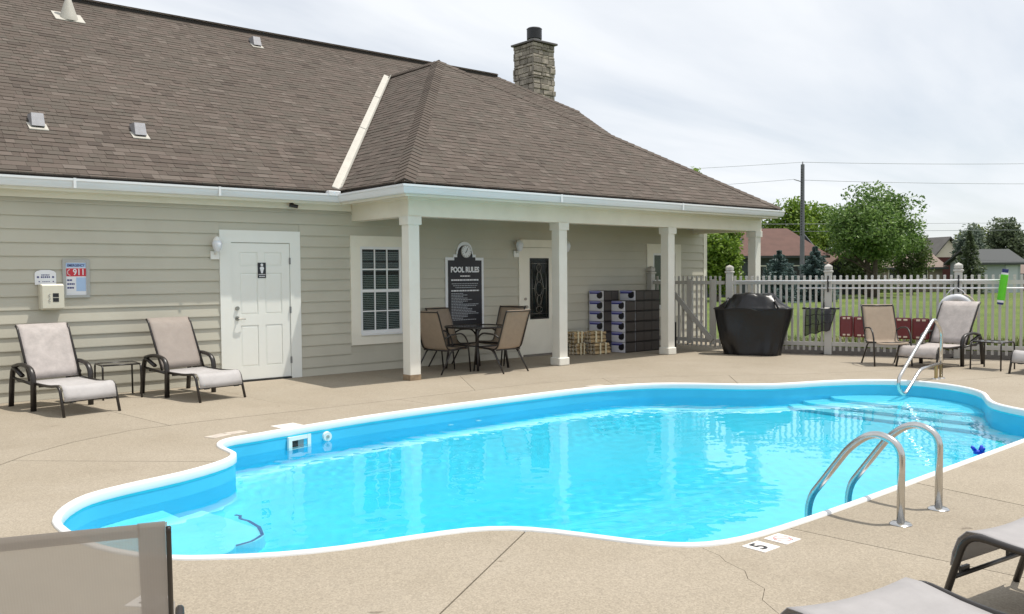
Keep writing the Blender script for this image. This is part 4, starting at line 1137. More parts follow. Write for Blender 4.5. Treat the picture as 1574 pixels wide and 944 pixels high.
def wall_signs():
    # restroom sign on the door
    t = thing('restroom_sign', 'small black plate with white standing figure on the white restroom door', 'sign', (-1.565, WY - .0235, 1.66))
    MB().cbox(-.065, -.006, -.115, .065, 0, .115, .002).build('plate', M['signblack'], t)
    f = MB(); f.prism([(.021 * math.cos(a), .082 + .021 * math.sin(a)) for a in [2 * math.pi * i / 14 for i in range(14)]], (0, -.0025, 0), (0, -.0062, 0))
    f.prism([(-.034, .035), (-.018, .056), (.018, .056), (.034, .035), (.024, .0), (.012, -.045), (-.012, -.045), (-.024, .0)], (0, -.0025, 0), (0, -.0062, 0)); f.build('figure', M['signwhite'], t)
    m = MB(); m.box(-.055, -.0075, -.066, .055, -.0062, -.058); bars(m, -.045, .045, -.092, .016, -.0068, random.Random(2), (.006, .012), .004); m.build('lettering', M['signwhite'], t)
    # telephone box with its header plate
    b = thing('emergency_phone_box', 'cream emergency telephone box mounted on the beige siding', 'telephone box', (-4.475, WY - .016, 1.33))
    MB().cbox(-.135, -.15, -.165, .135, 0, .165, .012).build('case', M['beige'], b)
    MB().cbox(-.125, -.165, -.15, .135, -.151, .15, .006).build('door', M['beige'], b)
    m = MB().box(.0, -.1675, -.005, .07, -.1652, .045).box(.0, -.1675, -.065, .07, -.1652, -.015); m.build('label_plate', M['black'], b)
    mm = MB(); mm.tube([(-.03, -.167, .04), (-.05, -.167, .02), (-.03, -.167, -.0)], .005, 5); mm.tube([(-.03, -.167, -.02), (-.05, -.167, -.04), (-.03, -.167, -.06)], .005, 5); mm.build('symbol', M['alu'], b)
    MB().box(.136, -.16, -.03, .146, -.13, .03).build('latch', M['nickel'], b)
    h = thing('phone_header_sign', 'small white sign with blue print above the cream telephone box', 'sign', (-4.52, WY - .018, 1.575))
    MB().prism([(-.125, -.09), (.125, -.09), (.125, .06), (.10, .085), (.05, .10), (-.05, .10), (-.10, .085), (-.125, .06)], (0, -.012, 0)).build('plate', M['signwhite'], h)
    r = random.Random(8); p = MB(); bars(p, -.05, .05, .035, .014, -.0125, r, (.008, .02), .004); bars(p, -.055, .055, .008, .022, -.0125, r, (.012, .02), .006); bars(p, -.04, .05, -.05, .008, -.0125, r, (.01, .02), .005)
    for x, z in ((-.088, .008), (.088, .008), (-.075, -.05), (.09, -.05)): p.prism([(x + .015 * math.cos(a) * (1 if z > 0 else .6), z + .014 * math.sin(a) * (1 if z > 0 else .6)) for a in [math.pi * i / 4 for i in range(8)]], (0, -.001, 0), (0, -.0122, 0))
    p.build('lettering', M['signink'], h)
    # 911 sign in aluminium frame
    s = thing('emergency_sign', 'framed pale blue EMERGENCY 911 notice with red numerals beside the telephone box', 'sign', (-4.155, WY - .016, 1.56))
    MB().box(-.165, -.025, -.25, -.125, 0, .25).box(.125, -.025, -.25, .165, 0, .25).box(-.125, -.025, .215, .125, 0, .25).box(-.125, -.025, -.25, .125, 0, -.215).build('frame', M['alu'], s)
    MB().box(-.125, -.012, -.215, .125, 0, .215).build('panel', M['signwhite'], s)
    MB().box(-.122, -.0135, .145, .122, -.0121, .205).box(-.0, -.0135, -.165, .118, -.0121, .015).build('tint_block', M['signblue'], s)
    text('lettering', 'EMERGENCY', .046, M['signink'], s, FACE_S(0, -.015, .172), sx=.80, bold=.0012)
    MB().box(-.118, -.0135, .03, .122, -.0121, .135).build('red_block', M['signred'], s)
    text('numerals', '911', .115, M['signwhite'], s, FACE_S(.035, -.0155, .082), sx=.86, bold=.002)
    MB().tube(fillet([(-.075, -.0155, .12), (-.103, -.0155, .105), (-.103, -.0155, .06), (-.072, -.0155, .043)], .03), .010, 6, flat=.4).build('receiver_symbol', M['signwhite'], s)
    p = MB(); r = random.Random(6)
    for z, x in ((-.02, -.05), (-.07, -.02), (-.12, -.03)): bars(p, -.11, x, z, .022, -.0125, r, (.018, .03), .004)
    p.build('small_print', M['signink'], s)['kind'] = 'stuff'
    # security camera under the eave
    c = thing('security_camera', 'small black security camera under the eave right of the restroom door', 'camera', (-1.06, WY - .023, 2.645))
    MB().cyl((0, 0, .02), (0, -.03, .02), .03, 12).build('mount', M['black'], c, smooth=SM); MB().tube([(0, -.03, .02), (.02, -.07, .0)], .012, 8).build('arm', M['black'], c)
    MB().cyl((-.07, -.06, .012), (.05, -.11, -.015), .028, 12).build('body', M['black'], c, smooth=SM)
    # wall lanterns
    def lantern(x, z, label):
        l = thing('wall_lantern', label, 'lamp', (x, WY - .016, z), 0, 'wall lamps beside the doors')
        MB().cbox(-.065, -.03, -.13, .065, 0, -.01, .006).build('back_box', M['white'], l)
        MB().tube(fillet([(0, -.03, -.05), (0, -.09, -.05), (0, -.11, .02)], .04), .014, 8).build('arm', M['white'], l, smooth=True)
        MB().tube([(0, -.11, -.02), (0, -.11, .02), (0, -.11, .10), (0, -.11, .14)], [.03, .055, .075, .06], 12).build('shade', M['lampglass'], l, smooth=SM)
        MB().tube([(0, -.11, .14), (0, -.11, .17), (0, -.11, .20)], [.062, .05, .012], 12).build('cap', M['white'], l, smooth=SM)
    lantern(-2.285, 1.95, 'white wall lamp left of the restroom door'); lantern(3.49, 2.02, 'wall lamp in porch shade left of the glazed porch door'); lantern(4.72, 2.02, 'porch wall lamp half hidden behind the second column from the left')
wall_signs()

# ---------------------------------------------------------------- furniture
def lounger(loc, rz, label, sling, group='sling loungers around the pool', ang=62, back=.80, w=.64, seat_l=.90, hem=False, seat_m=None, curl=True, rail=.0145, zs=.345, arms=True):
    t = thing('sun_lounger', label, 'lounger', loc, rz, group)
    seat_m = seat_m or sling
    hw = w / 2; fr = .0165
    hy = seat_l; bx = math.cos(R(ang)); bz = math.sin(R(ang))
    # side rails: foot end leg curves up into the seat rail
    for s in (-1, 1):
        MB().tube(fillet([(s * (hw + .018), -.085, 0), (s * (hw + .014), .03, zs + .004), (s * (hw + .014), .30, zs - .022), (s * (hw + .014), hy + .28, zs - .015)], .09, 6), fr, 8).build('seat_rail', M['blackmetal'], t, smooth=True)
        MB().tube(fillet([(s * hw, hy - .02, zs), (s * hw, hy + back * bx * .95, zs + back * bz * .95), (s * hw, hy + back * bx + (.035 if curl else .0), zs + back * bz)], .06, 5), rail, 8).build('back_rail', M['blackmetal'], t, smooth=True)
        # arm: wide flat front leg, arc on top, rear leg
        xa = s * (hw + .035)
        if not arms:
            MB().tube([(s * (hw + .014), hy + .16, zs - .01), (s * (hw + .02), hy + .30, 0)], .016, 8).build('rear_leg', M['blackmetal'], t, smooth=True); continue
        MB().tube(fillet([(xa, hy - .20, 0), (xa, hy - .22, .50), (xa, hy + .12, .545), (xa, hy + .34, .50)], .16, 7), .034, 8, flat=.7).build('armrest', M['blackmetal'], t, smooth=True)
        MB().tube(fillet([(xa, hy + .10, .40), (xa, hy + .36, .50), (xa, hy + .42, .30), (xa, hy + .46, 0)], .08, 5), .032, 8, flat=.7).build('rear_leg', M['blackmetal'], t, smooth=True)
        MB().tube([(xa, hy - .21, zs - .03), (xa, hy + .40, zs + .02)], .016, 8).build('arm_brace', M['blackmetal'], t, smooth=True)
    MB().tube([(-hw, -.03, .17), (hw, -.03, .17)], .011, 8).build('foot_crossbar', M['blackmetal'], t, smooth=True)
    MB().tube([(-hw, .62, zs - .05), (hw, .62, zs - .05)], .011, 8).build('seat_crossbar', M['blackmetal'], t, smooth=True)
    if not hem: MB().tube([(-hw, hy + back * bx + .02, zs + back * bz - .02), (hw, hy + back * bx + .02, zs + back * bz - .02)], .012, 8).build('back_crossbar', M['blackmetal'], t, smooth=True)
    # slings with sag
    def sling_sheet(path, sag, m, name, thick=.004):
        rows = []; N = 10
        for k, (y, z, ny, nz) in enumerate(path):
            sg = sag * math.sin(math.pi * min(1, k / (len(path) - 1))) ** .5
            rows.append([(-hw + .003 + (w - .006) * i / N, y - ny * sg * (1 - (2 * i / N - 1) ** 2), z - nz * sg * (1 - (2 * i / N - 1) ** 2)) for i in range(N + 1)])
        o = MB().sheet(rows).build(name, m, t, smooth=True)
        if not hem: sd = o.modifiers.new('thick', 'SOLIDIFY'); sd.thickness = thick; sd.offset = 0
        return o
    zq = zs - .345
    seat = [(-.055, .175, -1, .2), (-.045, .24, -1, .3), (-.02, .31, -.7, .7), (.02, .352, -.3, 1), (.09, .356, 0, 1), (.25, .335, 0, 1), (.45, .322, 0, 1), (.65, .325, 0, 1), (hy - .05, .345, 0, 1)]
    seat = [(a, b + zq, c, d) for a, b, c, d in seat]
    sling_sheet(seat, .022, seat_m, 'seat_sling')
    bk = []
    for i in range(9):
        f = i / 8; y = hy + back * bx * f; z = zs + .015 + back * bz * f
        if curl and f > .9: y += .03
        bk.append((y, z, -bz, bx))
    sling_sheet(bk, -.014, sling, 'back_sling')
    if hem:
        for s in (-1, 1):
            rows = [[(s * (hw - .008) - s * q, hy + back * bx * f - .006 * bz * -1, zs + .015 + back * bz * f + .004) for q in (0, .065)] for f in (0, .25, .5, .75, 1)]
            MB().sheet(rows).build('side_hem', M['slinghem'], t)
        rows = [[(-hw + .07 + (w - .14) * i / 8, hy + back * bx * f + .006, zs + .017 + back * bz * f) for i in range(9)] for f in (.935, 1.0)]
        MB().sheet(rows).build('top_hem', M['slinghem'], t)
    for x in (-.2, .22): MB().box(x - .035, -.05, .155, x + .035, -.035, .20).build('strap', M['black'], t)
    return t
lounger((-4.47, -.02, 0), R(9.3), 'worn taupe lounger against the siding below the telephone box', M['sling'], ang=64, back=.72, w=.60, seat_m=M['slingpale'])
lounger((-2.89, .06, 0), R(9), 'tan lounger against the siding just left of the restroom door', M['sling2'], ang=63, back=.74, w=.60, seat_m=M['slingpale'])
lounger((7.02, -4.31, 0), R(-95), 'taupe lounger by the picket fence below the grey ring buoy', M['sling'], ang=60, back=.80, w=.64)
lounger((7.22, -5.98, 0), R(-93), 'pale lounger whose foot end shows right of the far side table', M['slingpale'], ang=58)
lounger((-4.29, -9.27, 0), R(168), 'lounger in front whose dark rounded corner cuts the bottom of the view', M['slingmid'], ang=40, w=.64, zs=.385)
lounger((-2.86, -9.27, 0), R(173), 'lounger in front with black curved frame beside the ladder', M['slingmid'], ang=40, w=.64, zs=.385)
lounger((-6.475, -7.465, 0), R(160), 'sheer taupe lounger back close to the camera with dark frame edge', M['slingnear'], ang=66, back=.655, w=.64, hem=True, curl=False, rail=.007, arms=False)

def side_table(loc, rz, label, w=.46, d=.46, h=.44):
    t = thing('side_table', label, 'side table', loc, rz, 'small side tables between loungers')
    for sx in (-1, 1):
        MB().tube(fillet([(sx * w / 2 * 1.02, -d / 2 * 1.04, 0), (sx * w / 2, -d / 2, h), (sx * w / 2, d / 2, h), (sx * w / 2 * 1.02, d / 2 * 1.04, 0)], .06, 5), .012, 8).build('leg', M['blackmetal'], t, smooth=True)
    for sy in (-1, 1): MB().tube([(-w / 2, sy * d / 2 * .82, h), (w / 2, sy * d / 2 * .82, h)], .011, 8).build('top_rail', M['blackmetal'], t, smooth=True)
    MB().cbox(-w / 2 + .015, -d / 2 * .8, h - .008, w / 2 - .015, d / 2 * .8, h + .004, .003).build('table_top', M['tabletop'], t)
side_table((-3.78, 1.22, 0), R(-4), 'low dark side table between the two loungers by the siding')
side_table((7.66, -5.20, 0), R(-93), 'low dark side table near the fence right of the taupe lounger')

def sling_chair(loc, rz, label, sling=None):
    # faces -y, sitting height 0.42
    t = thing('patio_chair', label, 'chair', loc, rz, 'sling patio chairs')
    sling = sling or M['slingchair']; hw = .27
    for s in (-1, 1):
        MB().tube(fillet([(s * hw, -.25, .40), (s * hw, .20, .37), (s * hw, .40, .95), (s * hw, .43, 1.0)], .10, 6), .0135, 8).build('side_rail', M['blackmetal'], t, smooth=True)
        MB().tube(fillet([(s * (hw + .035), -.30, 0), (s * (hw + .035), -.24, .50), (s * (hw + .035), -.12, .635), (s * (hw + .03), .16, .62), (s * hw, .265, .56)], .12, 7), .0135, 8).build('front_leg', M['blackmetal'], t, smooth=True)
        MB().tube(fillet([(s * hw, -.10, .385), (s * hw, .10, .37), (s * (hw + .01), .36, 0)], .08, 5), .0135, 8).build('rear_leg', M['blackmetal'], t, smooth=True)
    MB().tube([(-hw, .42, .985), (hw, .42, .985)], .012, 8).build('top_bar', M['blackmetal'], t, smooth=True)
    MB().tube([(-hw - .03, -.23, .39), (hw + .03, -.23, .39)], .012, 8).build('seat_bar', M['blackmetal'], t, smooth=True)
    MB().tube([(-hw, .18, .365), (hw, .18, .365)], .012, 8).build('seat_bar', M['blackmetal'], t, smooth=True)
    N = 8; path = fillet([(0, -.27, .37), (0, -.25, .405), (0, .19, .38), (0, .385, .92), (0, .425, 1.005)], .07, 5)
    rows = [[(-hw + .004 + (2 * hw - .008) * i / N, p.y - .018 * (1 - (2 * i / N - 1) ** 2) * (-.3 if p.z > .5 else 0), p.z - .018 * (1 - (2 * i / N - 1) ** 2) * (1 if p.z < .5 else 0)) for i in range(N + 1)] for p in path]
    o = MB().sheet(rows).build('sling', sling, t, smooth=True); sd = o.modifiers.new('thick', 'SOLIDIFY'); sd.thickness = .004
    return t
def patio_table():
    t = thing('patio_table', 'dark metal patio table among four sling chairs on the porch', 'table', (1.83, .72, 0), R(8))
    h = .70; w = .46
    m = MB(); N = 28
    m.tube([(w * 1.0 * math.cos(a) * (1 + .16 * abs(math.sin(2 * a))), w * math.sin(a) * (1 + .16 * abs(math.sin(2 * a))), h) for a in [2 * math.pi * i / N for i in range(N)]], .017, 8, closed=True); m.build('rim', M['blackmetal'], t, smooth=True)
    MB().prism([(w * math.cos(a) * (1 + .16 * abs(math.sin(2 * a))), w * math.sin(a) * (1 + .16 * abs(math.sin(2 * a)))) for a in [2 * math.pi * i / N for i in range(N)]], (0, 0, .012), (0, 0, h - .006), (1, 0, 0), (0, 1, 0)).build('table_top', M['tabletop'], t)
    for sx in (-1, 1):
        for sy in (-1, 1): MB().tube(fillet([(sx * .37, sy * .37, 0), (sx * .33, sy * .33, .40), (sx * .36, sy * .36, h - .01)], .2, 6), .022, 8).build('leg', M['blackmetal'], t, smooth=True)
    for sx in (-1, 1): MB().tube([(sx * .33, -.33, .40), (sx * .33, .33, .40)], .012, 8).build('brace', M['blackmetal'], t, smooth=True)
    for sy in (-1, 1): MB().tube([(-.33, sy * .33, .395), (.33, sy * .33, .395)], .012, 8).build('brace', M['blackmetal'], t, smooth=True)
patio_table()
sling_chair((1.07, .62, 0), R(100), 'tan sling chair just right of the first porch column, facing the patio table')
sling_chair((1.82, .10, 0), R(185), 'tan sling chair with its back to the pool at the patio table')
sling_chair((1.70, 1.17, 0), R(8), 'sling chair behind the patio table in front of the pool rules board')
sling_chair((2.58, 1.04, 0), R(-75), 'sling chair behind the patio table near the glazed porch door')
sling_chair((7.12, -3.72, 0), R(-42), 'lone tan sling chair by the picket fence in front of maroon panels')

# ---------------------------------------------------------------- ladder and handrail
def ladder():
    t = thing('pool_ladder', 'two arched stainless steel ladder rails at the near pool edge', 'pool ladder')
    rails = []
    for x in (-1.95, -1.42):
        o = MB().tube(fillet([(x, -8.355, 0), (x, -8.355, .50), (x, -8.18, .56), (x, -8.02, .45), (x, -7.74, .07), (x, -7.715, -.02), (x, -7.715, -1.0)], .14, 8), .0245, 14).build('rail', M['chrome'], t, smooth=True)
        MB().cyl((x, -8.355, 0.002), (x, -8.355, .012), .068, 22, .055).build('escutcheon', M['chrome'], o, smooth=SM); RECV.append(o)
    for z in (-.35, -.62, -.9):
        o = MB().cbox(-1.94, -7.755, z, -1.43, -7.675, z + .03, .005).build('tread', M['white'], t); RECV.append(o)
ladder()
def handrail():
    t = thing('pool_handrail', 'white steel figure-four handrail over the far entry steps', 'handrail', (0, 0, 0))
    y = -5.18
    MB().tube(fillet([(5.86, y, .02), (5.86, y, .70), (5.62, y, .90), (4.55, y, .10), (4.56, y, -.05), (4.72, y, -.15), (5.20, y, .18), (5.86, y, .22)], .10, 7), .024, 12).build('rail', M['chrome'], t, smooth=True)
    for x in (5.70, 5.86):
        p = MB().cyl((x, y, 0), (x, y, .215), .024, 12).build('post', M['brass'], t, smooth=SM)
        MB().cyl((x, y, .001), (x, y, .013), .06, 18, .05).build('escutcheon', M['chrome'], p, smooth=SM)
handrail()
def float_toy():
    t = thing('float_toy', 'small bright blue float in the water near the right pool edge', 'pool float', (1.58, -7.42, WZ)); t.scale = (.8, .8, .8)
    m = MB(); N = 14; rows = []
    MB().tube([(0, 0, -.03), (0, 0, .0), (0, 0, .035), (0, 0, .04)], [.05, .065, .06, .03], 12).build('body', M['blueplastic'], t, smooth=SM)
    for a in (0, 2.1, 4.2): MB().tube([(.04 * math.cos(a), .04 * math.sin(a), .03), (.075 * math.cos(a), .075 * math.sin(a), .075), (.07 * math.cos(a), .07 * math.sin(a), .09)], [.025, .022, .012], 8).build('prong', M['blueplastic'], t, smooth=True)
float_toy()
def tiles():
    def tile(x, y, w, d, label, faded=False, rz=0):
        t = thing('depth_marker_tile', label, 'marker tile', (x, y, .0), rz, 'marker tiles set in the deck')
        MB().cbox(-w / 2, -d / 2, -.002, w / 2, d / 2, .0045, .001).build('tile', M['tilefade' if faded else 'tilewhite'], t); return t
    t = tile(-2.995, -8.04, .155, .155, 'white deck tile with black number 5 near the ladder')
    text('numeral', '5', .15, M['black'], t, Matrix.Translation((-.012, 0, .0055)), ext=.0006, bold=.003)
    t = tile(-2.775, -8.04, .155, .155, 'white deck tile with faded no-diving symbol nearer the ladder')
    MB().tube([(.05 * math.cos(a), .05 * math.sin(a), .005) for a in [2 * math.pi * i / 24 for i in range(24)]], .006, 5, flat=.3, closed=True).build('ring', M['pink'], t)
    MB().tube([(-.035, .035, .0052), (.035, -.035, .0052)], .005, 5, flat=.3).build('slash', M['pink'], t)
    m = MB()
    for x, y in ((-.045, .02), (.03, -.045)): m.cyl((x, y, .0045), (x, y, .006), .009, 10)
    m.build('diver_mark', M['black'], t)
    tile(-3.15, -2.36, .27, .2, 'blank white tile on the deck behind the pool skimmer', rz=R(5))
    t = tile(-3.93, -2.44, .22, .14, 'worn pale tile on the deck at the pool corner', True, R(20)); tile(-3.72, -2.38, .2, .12, 'worn pale tile between the pool corner and the blank white tile', True, R(8))
    t = tile(1.55, -2.30, .3, .14, 'pale worn tile on the far deck edge in front of the second column', True)
    t = tile(-5.95, -6.55, .155, .155, 'white deck tile seen through the sheer lounger back', False, R(-50))
    text('numeral', '3', .14, M['black'], t, Matrix.Translation((0, 0, .0055)), ext=.0006)
tiles()

# ---------------------------------------------------------------- porch goods
def bundles():
    def bundle(x, y, z, L, label, rz=0, n=(3, 3)):
        t = thing('firewood_bundle', label, 'firewood bundle', (x, y, z), rz, 'strapped firewood bundles')
        rnd = random.Random(int(x * 100 + z * 1000)); s = .075
        for i in range(n[0]):
            for j in range(n[1]):
                a = rnd.uniform(0, 6); r = s * rnd.uniform(.44, .52); k = rnd.choice((3, 4, 5))
                P = [(j * s - (n[1] - 1) * s / 2 + r * math.cos(a + 2 * math.pi * q / k) * 1.08, s / 2 + i * s * .95 + r * math.sin(a + 2 * math.pi * q / k)) for q in range(k)]
                P = [(p[0], max(.001, p[1])) for p in P]
                MB().prism(P, (L + rnd.uniform(-.02, .02), 0, 0), (-L / 2, 0, 0), (0, 1, 0), (0, 0, 1)).build('log', M['wood'], t)
                MB().prism([(p[0] * 1, p[1]) for p in P], (-.003, 0, 0), (-L / 2 - .001, 0, 0), (0, 1, 0), (0, 0, 1)).build('log_end', M['woodend'], t)
        wy = n[1] * s / 2 + .004; hz = n[0] * s * .95 + .008
        for x_ in (-L * .18, L * .18):
            MB().box(x_ - .02, -wy - .004, .0, x_ + .02, -wy, hz).box(x_ - .02, wy, 0, x_ + .02, wy + .004, hz).box(x_ - .02, -wy, hz, x_ + .02, wy, hz + .004).build('strap', M['band'], t)
    bundle(5.16, 1.10, 0, .42, 'lower strapped firewood bundle standing frontmost beside the cartons')
    bundle(5.11, 1.16, .228, .40, 'strapped firewood bundle lying on top of another beside the cartons', R(-3))
    bundle(4.78, 1.30, 0, .30, 'firewood bundle seen mostly end-on at floor left of the cartons', R(8)); bundle(4.74, 1.32, .228, .30, 'firewood bundle stacked end-on behind the second porch column', R(4))
bundles()
def cartons():
    def carton(x, y, z, wx, wy, hz, label):
        # white printed end faces -X, black trays face -Y
        t = thing('printed_carton', label, 'carton', (x, y, z), 0, 'stacked cartons with blue print')
        MB().cbox(.004, 0, .002, wx, wy, hz - .002, .006).build('wrap', M['cartonblack'], t)
        MB().cbox(-.004, .004, .004, .004, wy - .004, hz - .004, .002).build('end_panel', M['cartonwhite'], t)
        h = hz; f = lambda poly, m, nm, d=.0012: MB().prism(poly, (-d, 0, 0), (-.0043, wy, 0), (0, -1, 0), (0, 0, 1)).build(nm, m, t)
        f([(.01, h * .80), (wy * .78, h * .80), (wy * .82, h * .97), (.01, h * .97)], M['cartonlilac'], 'print_band')
        f([(.02, h * .68), (wy * .85, h * .68), (wy * .88, h * .80), (.02, h * .80)], M['cartonblue'], 'print_bar', .002)
        f([(wy * .56, h * .68), (wy * .54, h * .45), (wy * .60, h * .28), (wy * .74, h * .22), (wy * .88, h * .30), (wy * .93, h * .50), (wy * .92, h * .79), (wy * .86, h * .9)], M['signblack'], 'print_hook', .003)
        n = max(1, round(wx / .25))
        for i in range(n):
            x0 = .012 + (wx - .024) * i / n; x1 = .012 + (wx - .024) * (i + 1) / n
            MB().cbox(x0 + .008, -.010, .016, x1 - .008, .001, hz - .018, .006).build('tray', M['cartonrib'], t)
        MB().box(.0, -.003, hz - .014, wx, .0, hz - .004).build('rim', M['cartonblack'], t); MB().box(.0, -.003, .004, wx, .0, .013).build('rim', M['cartonblack'], t)
    h = .205; names = ['bottom', 'second', 'third', 'fourth', 'fifth', 'sixth']
    for k in range(5): carton(5.64, .84, k * h, .30, .38, h, 'carton in the front column of the stack, %s from the floor' % names[k]) if k < 5 else None
    for k in range(6): carton(5.9405, .84, k * h, .74, .42, h, 'long black carton behind the third column, %s from the floor' % names[k])
    for k in range(6): carton(5.41, 1.205, k * h - .0, .44, .40, h, 'carton in the left column by the siding, %s from the floor' % names[k])
cartons()

# ---------------------------------------------------------------- fence and gate
def fence_pt(s, off=0):   # s metres along the fence from post1
    p = Vector(fpt(-.37)) + FD * s + FN * off; return p
def build_fence():
    fr = math.atan2(FD.y, FD.x)
    pk = MB().cbox(-.022, -.011, .07, .022, .011, 1.485, .003)
    pk.add([(-.026, -.013, 1.475), (.026, -.013, 1.475), (.026, .013, 1.475), (-.026, .013, 1.475), (-.018, -.008, 1.505), (.018, -.008, 1.505), (.018, .008, 1.505), (-.018, .008, 1.505)], [(0,1,5,4),(1,2,6,5),(2,3,7,6),(3,0,4,7),(4,5,6,7)])
    proto = pk.build('picket_proto', M['fence'], None); pme = proto.data; bpy.data.objects.remove(proto); pme.name = 'picket'
    pb = MB().cbox(-.065, -.065, 0, .065, .065, 1.58, .006).build('post_proto', M['fence'], None); pom = pb.data; bpy.data.objects.remove(pb)
    cp = MB().cbox(-.085, -.085, 1.56, .085, .085, 1.60, .01).cbox(-.072, -.072, 1.60, .072, .072, 1.695, .02).add([(-.06, -.06, 1.69), (.06, -.06, 1.69), (.06, .06, 1.69), (-.06, .06, 1.69), (0, 0, 1.725)], [(0,1,4),(1,2,4),(2,3,4),(3,0,4)]).build('cap_proto', M['fence'], None); com = cp.data; bpy.data.objects.remove(cp)
    def run(f, p0, p1, posts, spacing=.109, top_rail=True, hi=1.0):
        d = (p1 - p0); L = d.length; d.normalize(); rz = math.atan2(d.y, d.x)
        RZ = Matrix.Rotation(rz, 4, 'Z')
        n = int(L / spacing)
        for i in range(1, n):
            p = p0 + d * (L * i / n)
            if any(abs((p - q).length) < .09 for q in posts): continue
            share(pme, 'picket', f, Matrix.Translation((p.x, p.y, 0)) @ RZ)
        for z0, z1 in ((.16, .235), (1.335, 1.405)):
            m = MB(); a = p0; nn = Vector((-d.y, d.x)) * .024
            for sgn in (0,):
                vs = [(q + nn * e).to_tuple() for q in (p0, p1) for e in (-1, 1)]
                m.add([(vs[0][0], vs[0][1], z0), (vs[1][0], vs[1][1], z0), (vs[3][0], vs[3][1], z0), (vs[2][0], vs[2][1], z0), (vs[0][0], vs[0][1], z1), (vs[1][0], vs[1][1], z1), (vs[3][0], vs[3][1], z1), (vs[2][0], vs[2][1], z1)],
                      [(3,2,1,0),(4,5,6,7),(0,1,5,4),(1,2,6,5),(2,3,7,6),(3,0,4,7)])
            m.build('rail', M['fence'], f)
        for q in posts:
            po = share(pom, 'post', f, Matrix.Translation((q.x, q.y, 0)) @ RZ)
            share(com, 'cap', po, Matrix.Identity(4))
    f = thing('picket_fence', 'long white vinyl picket fence along the far deck edge', 'fence')
    P = [fence_pt(s) for s in (0, 1.857, 4.068, 6.28, 8.49, 10.7, 12.9)]
    for a, b, i in zip(P, P[1:], range(9)): run(f, a, b, [a, b] if i == 5 else [a])
    # gate section between house wall and the first post, in the porch shade
    g = thing('fence_gate', 'white picket gate with diagonal brace between house wall and grill', 'gate')
    w0 = Vector((7.24, WY - .10)); w1 = Vector((P[0].x - .02, P[0].y + .10))
    po = share(pom, 'post', g, Matrix.Translation((w0.x, w0.y, 0))); share(com, 'cap', po, Matrix.Identity(4))
    run(g, Vector((7.245, WY - .16)), w1, [], .109)
    d = (w1 - w0).normalized(); nn = Vector((-d.y, d.x))
    def plank(a, za, b, zb, w, name, off=-.05, m=M['fence']):
        pa = w0 + d * a + nn * off * -1; pb_ = w0 + d * b + nn * off * -1
        A3 = Vector((pa.x, pa.y, za)); B3 = Vector((pb_.x, pb_.y, zb)); t_ = (B3 - A3).normalized(); n3 = Vector((nn.x, nn.y, 0)); u = t_.cross(n3) * w / 2; k = n3 * .016
        vs = [A3 + u + k, A3 - u + k, A3 - u - k, A3 + u - k, B3 + u + k, B3 - u + k, B3 - u - k, B3 + u - k]
        return MB().add(vs, [(0,1,2,3),(7,6,5,4),(0,4,5,1),(1,5,6,2),(2,6,7,3),(3,7,4,0)]).build(name, m, g)
    L = (w1 - w0).length
    for sgn in (1, -1):
        if sgn > 0:
            plank(.40, .12, .40, 1.44, .12, 'gate_stile', .045); plank(1.02, .12, 1.02, 1.44, .12, 'gate_stile', .045); plank(1.60, .12, 1.60, 1.44, .10, 'gate_stile', .045)
            plank(.44, 1.36, 1.58, .20, .10, 'brace', .075)
    plank(.40, 1.05, .40, 1.28, .03, 'latch', .08, M['black']); plank(.70, .02, .70, .55, .02, 'drop_rod', .09, M['black'])
    return P
POSTS = build_fence()
